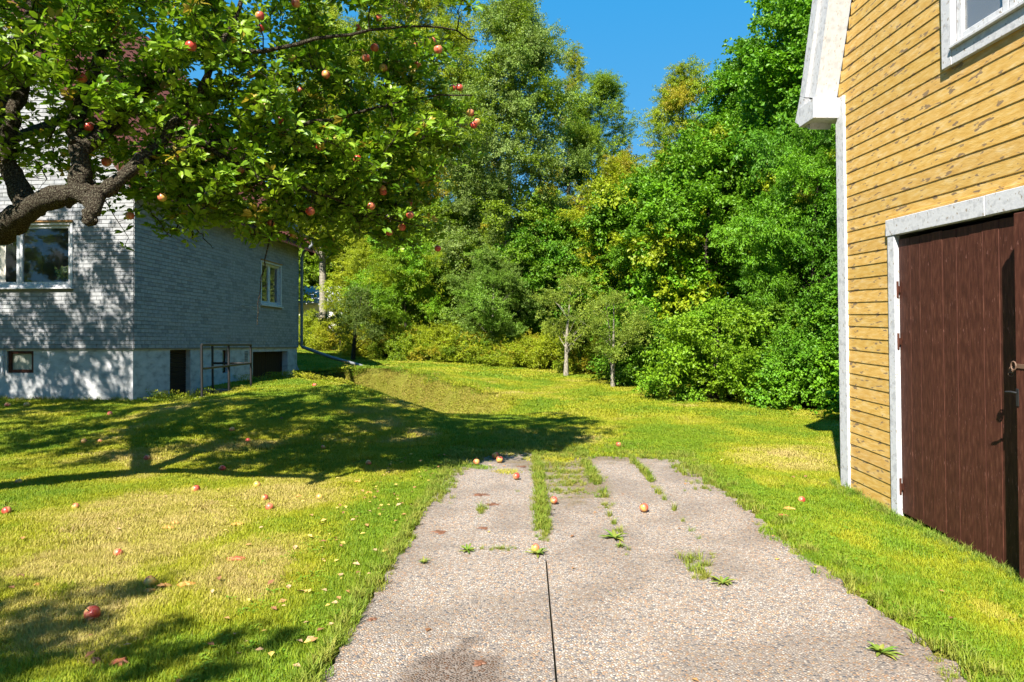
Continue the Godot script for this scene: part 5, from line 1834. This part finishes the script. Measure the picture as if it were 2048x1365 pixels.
	for i in 84:
		var back := i >= 60      # the trees behind the viewpoint, which the window panes mirror
		var d := rng.randf_range(43.0, 58.0)
		var x := rng.randf_range(-34.0, 34.0)
		var px := 1024.0 + FOCAL * x / d
		var tall := rng.randf_range(8.0, 12.5)
		if px < 700: tall = rng.randf_range(6.0, 9.0)
		if px > 1180 and px < 1420: tall = rng.randf_range(6.0, 8.5)
		if px > 560 and px < 668 and d < 52.0 and not back: continue
		if back:
			d = -rng.randf_range(12.0, 30.0)
			x = rng.randf_range(-50.0, -14.0) if i % 4 else rng.randf_range(-14.0, 25.0)
			tall = rng.randf_range(11.0, 14.0)
			if i % 4 == 0: d -= 12.0
		var b := g3(x, d)
		trunks.tube([b - Vector3(0, 0.2, 0), b + Vector3(rng.randfn() * 0.2, tall * 0.5, 0), b + Vector3(rng.randfn() * 0.3, tall * 0.9, 0)], [0.14, 0.1, 0.03], 6)
		var c0 := maple.lerp(ash2, rng.randf())
		for j in 34:
			var f := rng.randf()
			var q := Vector3(rng.randfn(), 0, rng.randfn()).normalized() * 2.2 * sqrt(rng.randf()) * pow(sin(PI * (0.1 + 0.86 * f)), 0.6)
			xs.append(Transform3D(Basis(Vector3.UP, rng.randf() * TAU).scaled(Vector3.ONE * rng.randf_range(0.7, 1.2)), b + q + Vector3(0, 0.5 + f * tall, 0)))
			var w := rng.randf_range(0.8, 1.2)
			cols.append(Color(c0.r * w, c0.g * w, c0.b * w))
	var far := Node3D.new()
	far.name = numbered("distant_wood")
	add_child(far)
	tag(far, "mass of green wood farther back behind the tall trees", "wood", "", "stuff")
	part("trunks", trunks.mesh(), M.bark, far)
	scatter("foliage", wood[0][0], M.leaf, xs, cols, far)

func build_shed() -> void:
	var c := g3(-13.6, 46.0)
	var root := thing("white_shed", "low white building glimpsed behind the pale tree trunks", "building", c)
	var I := Transform3D.IDENTITY
	var g := Geo.new()
	g.box(I, Vector3(-4.0, -0.4, -3.0), Vector3(2.6, 2.3, 0.0))
	part("wall", g.mesh(), M.pale_wall, root)
	g = Geo.new()
	g.quad(Vector3(-4.3, 2.25, 0.4), Vector3(2.9, 2.25, 0.4), Vector3(2.9, 3.5, -1.5), Vector3(-4.3, 3.5, -1.5))
	g.quad(Vector3(2.9, 2.25, -3.4), Vector3(-4.3, 2.25, -3.4), Vector3(-4.3, 3.5, -1.5), Vector3(2.9, 3.5, -1.5))
	g.box(I, Vector3(-4.3, 2.12, 0.38), Vector3(2.9, 2.24, 0.42))
	g.tri(Vector3(2.6, 2.3, 0.0), Vector3(2.6, 2.3, -3.0), Vector3(2.6, 3.4, -1.5))
	part("roof", g.mesh(), M.sheet_roof, root)

# small weeds rooted in the slab joints
func build_weeds() -> void:
	var rng := RandomNumberGenerator.new()
	rng.seed = 71
	var spots := [[1228, 1078, 0.11, "jagged dandelion rosette growing in a slab joint"], [936, 1105, 0.07, "small tuft of weed on the slabs by the damp patch"], [848, 1128, 0.05, "tiny flat weed on the slabs near the lawn"], [1445, 1170, 0.09, "straggling dry weed in the outer slab joint"], [1760, 1310, 0.09, "low weed at the outer edge of the slabs"], [1075, 1112, 0.09, "flat weed under the pale yellow windfall apple"], [1240, 1095, 0.05, "little weed just below the dandelion rosette"]]
	for s in spots:
		var o := thing("weed_plant", s[3], "weed", land(s[0], s[1]), "weeds in the slab joints")
		var g := Geo.new()
		for i in 16:
			var a := TAU * i / 16.0 + rng.randfn() * 0.2
			var el := rng.randf_range(0.1, 0.7)
			var col := Color(0.1, 0.2, 0.02).lerp(Color(0.25, 0.26, 0.05), rng.randf())
			leaf(g, Vector3(0, 0.01, 0), Vector3(cos(a) * cos(el), sin(el), sin(a) * cos(el)), Vector3.UP, s[2] * rng.randf_range(0.6, 1.3), s[2] * 0.22, 0.3, col, true)
		part("leaves", g.mesh(), M.grass, o)

func _ready() -> void:
	var cam := Camera3D.new()
	cam.name = "camera"
	add_child(cam)
	cam.fov = rad_to_deg(2.0 * atan(682.5 / FOCAL))
	cam.position = Vector3(0, EYE, 0)
	cam.rotation.x = atan((HORIZON - 682.5) / FOCAL)
	cam.near = 0.05
	cam.far = 1500.0
	cam.current = true
	var sky_mat := ProceduralSkyMaterial.new()
	sky_mat.sky_top_color = lin(0.002, 0.115, 0.275)
	sky_mat.sky_horizon_color = lin(0.10, 0.22, 0.33)
	sky_mat.sky_curve = 0.2
	sky_mat.ground_bottom_color = lin(0.03, 0.04, 0.015)
	sky_mat.ground_horizon_color = lin(0.08, 0.12, 0.1)
	sky_mat.sky_energy_multiplier = 1.0
	var sky := Sky.new()
	sky.sky_material = sky_mat
	var env := Environment.new()
	env.background_mode = Environment.BG_SKY
	env.sky = sky
	env.background_energy_multiplier = 1.0
	env.tonemap_mode = Environment.TONE_MAPPER_LINEAR
	env.tonemap_exposure = 3.0
	env.sdfgi_enabled = true
	env.ssao_enabled = true
	env.ssil_enabled = true
	var we := WorldEnvironment.new()
	we.name = "environment"
	we.environment = env
	add_child(we)
	var sun := DirectionalLight3D.new()
	sun.name = "sun"
	add_child(sun)
	sun.look_at_from_position(Vector3.ZERO, Vector3(1.1, -2.65, -2.5), Vector3.UP)
	sun.light_color = Color(1.0, 0.965, 0.91)
	sun.light_energy = 1.6
	sun.light_angular_distance = 0.5
	sun.shadow_enabled = true
	lawn_noise.seed = 4
	lawn_noise.frequency = 0.35
	patch_noise.seed = 14
	patch_noise.frequency = 0.3
	patch_noise.fractal_octaves = 3
	make_materials()
	build_ground()
	build_driveway()
	build_house()
	build_barn()
	build_shed()
	build_woods()
	make_apple_kinds()
	build_apple_trees()
	build_windfalls()
	build_weeds()
	build_grass()
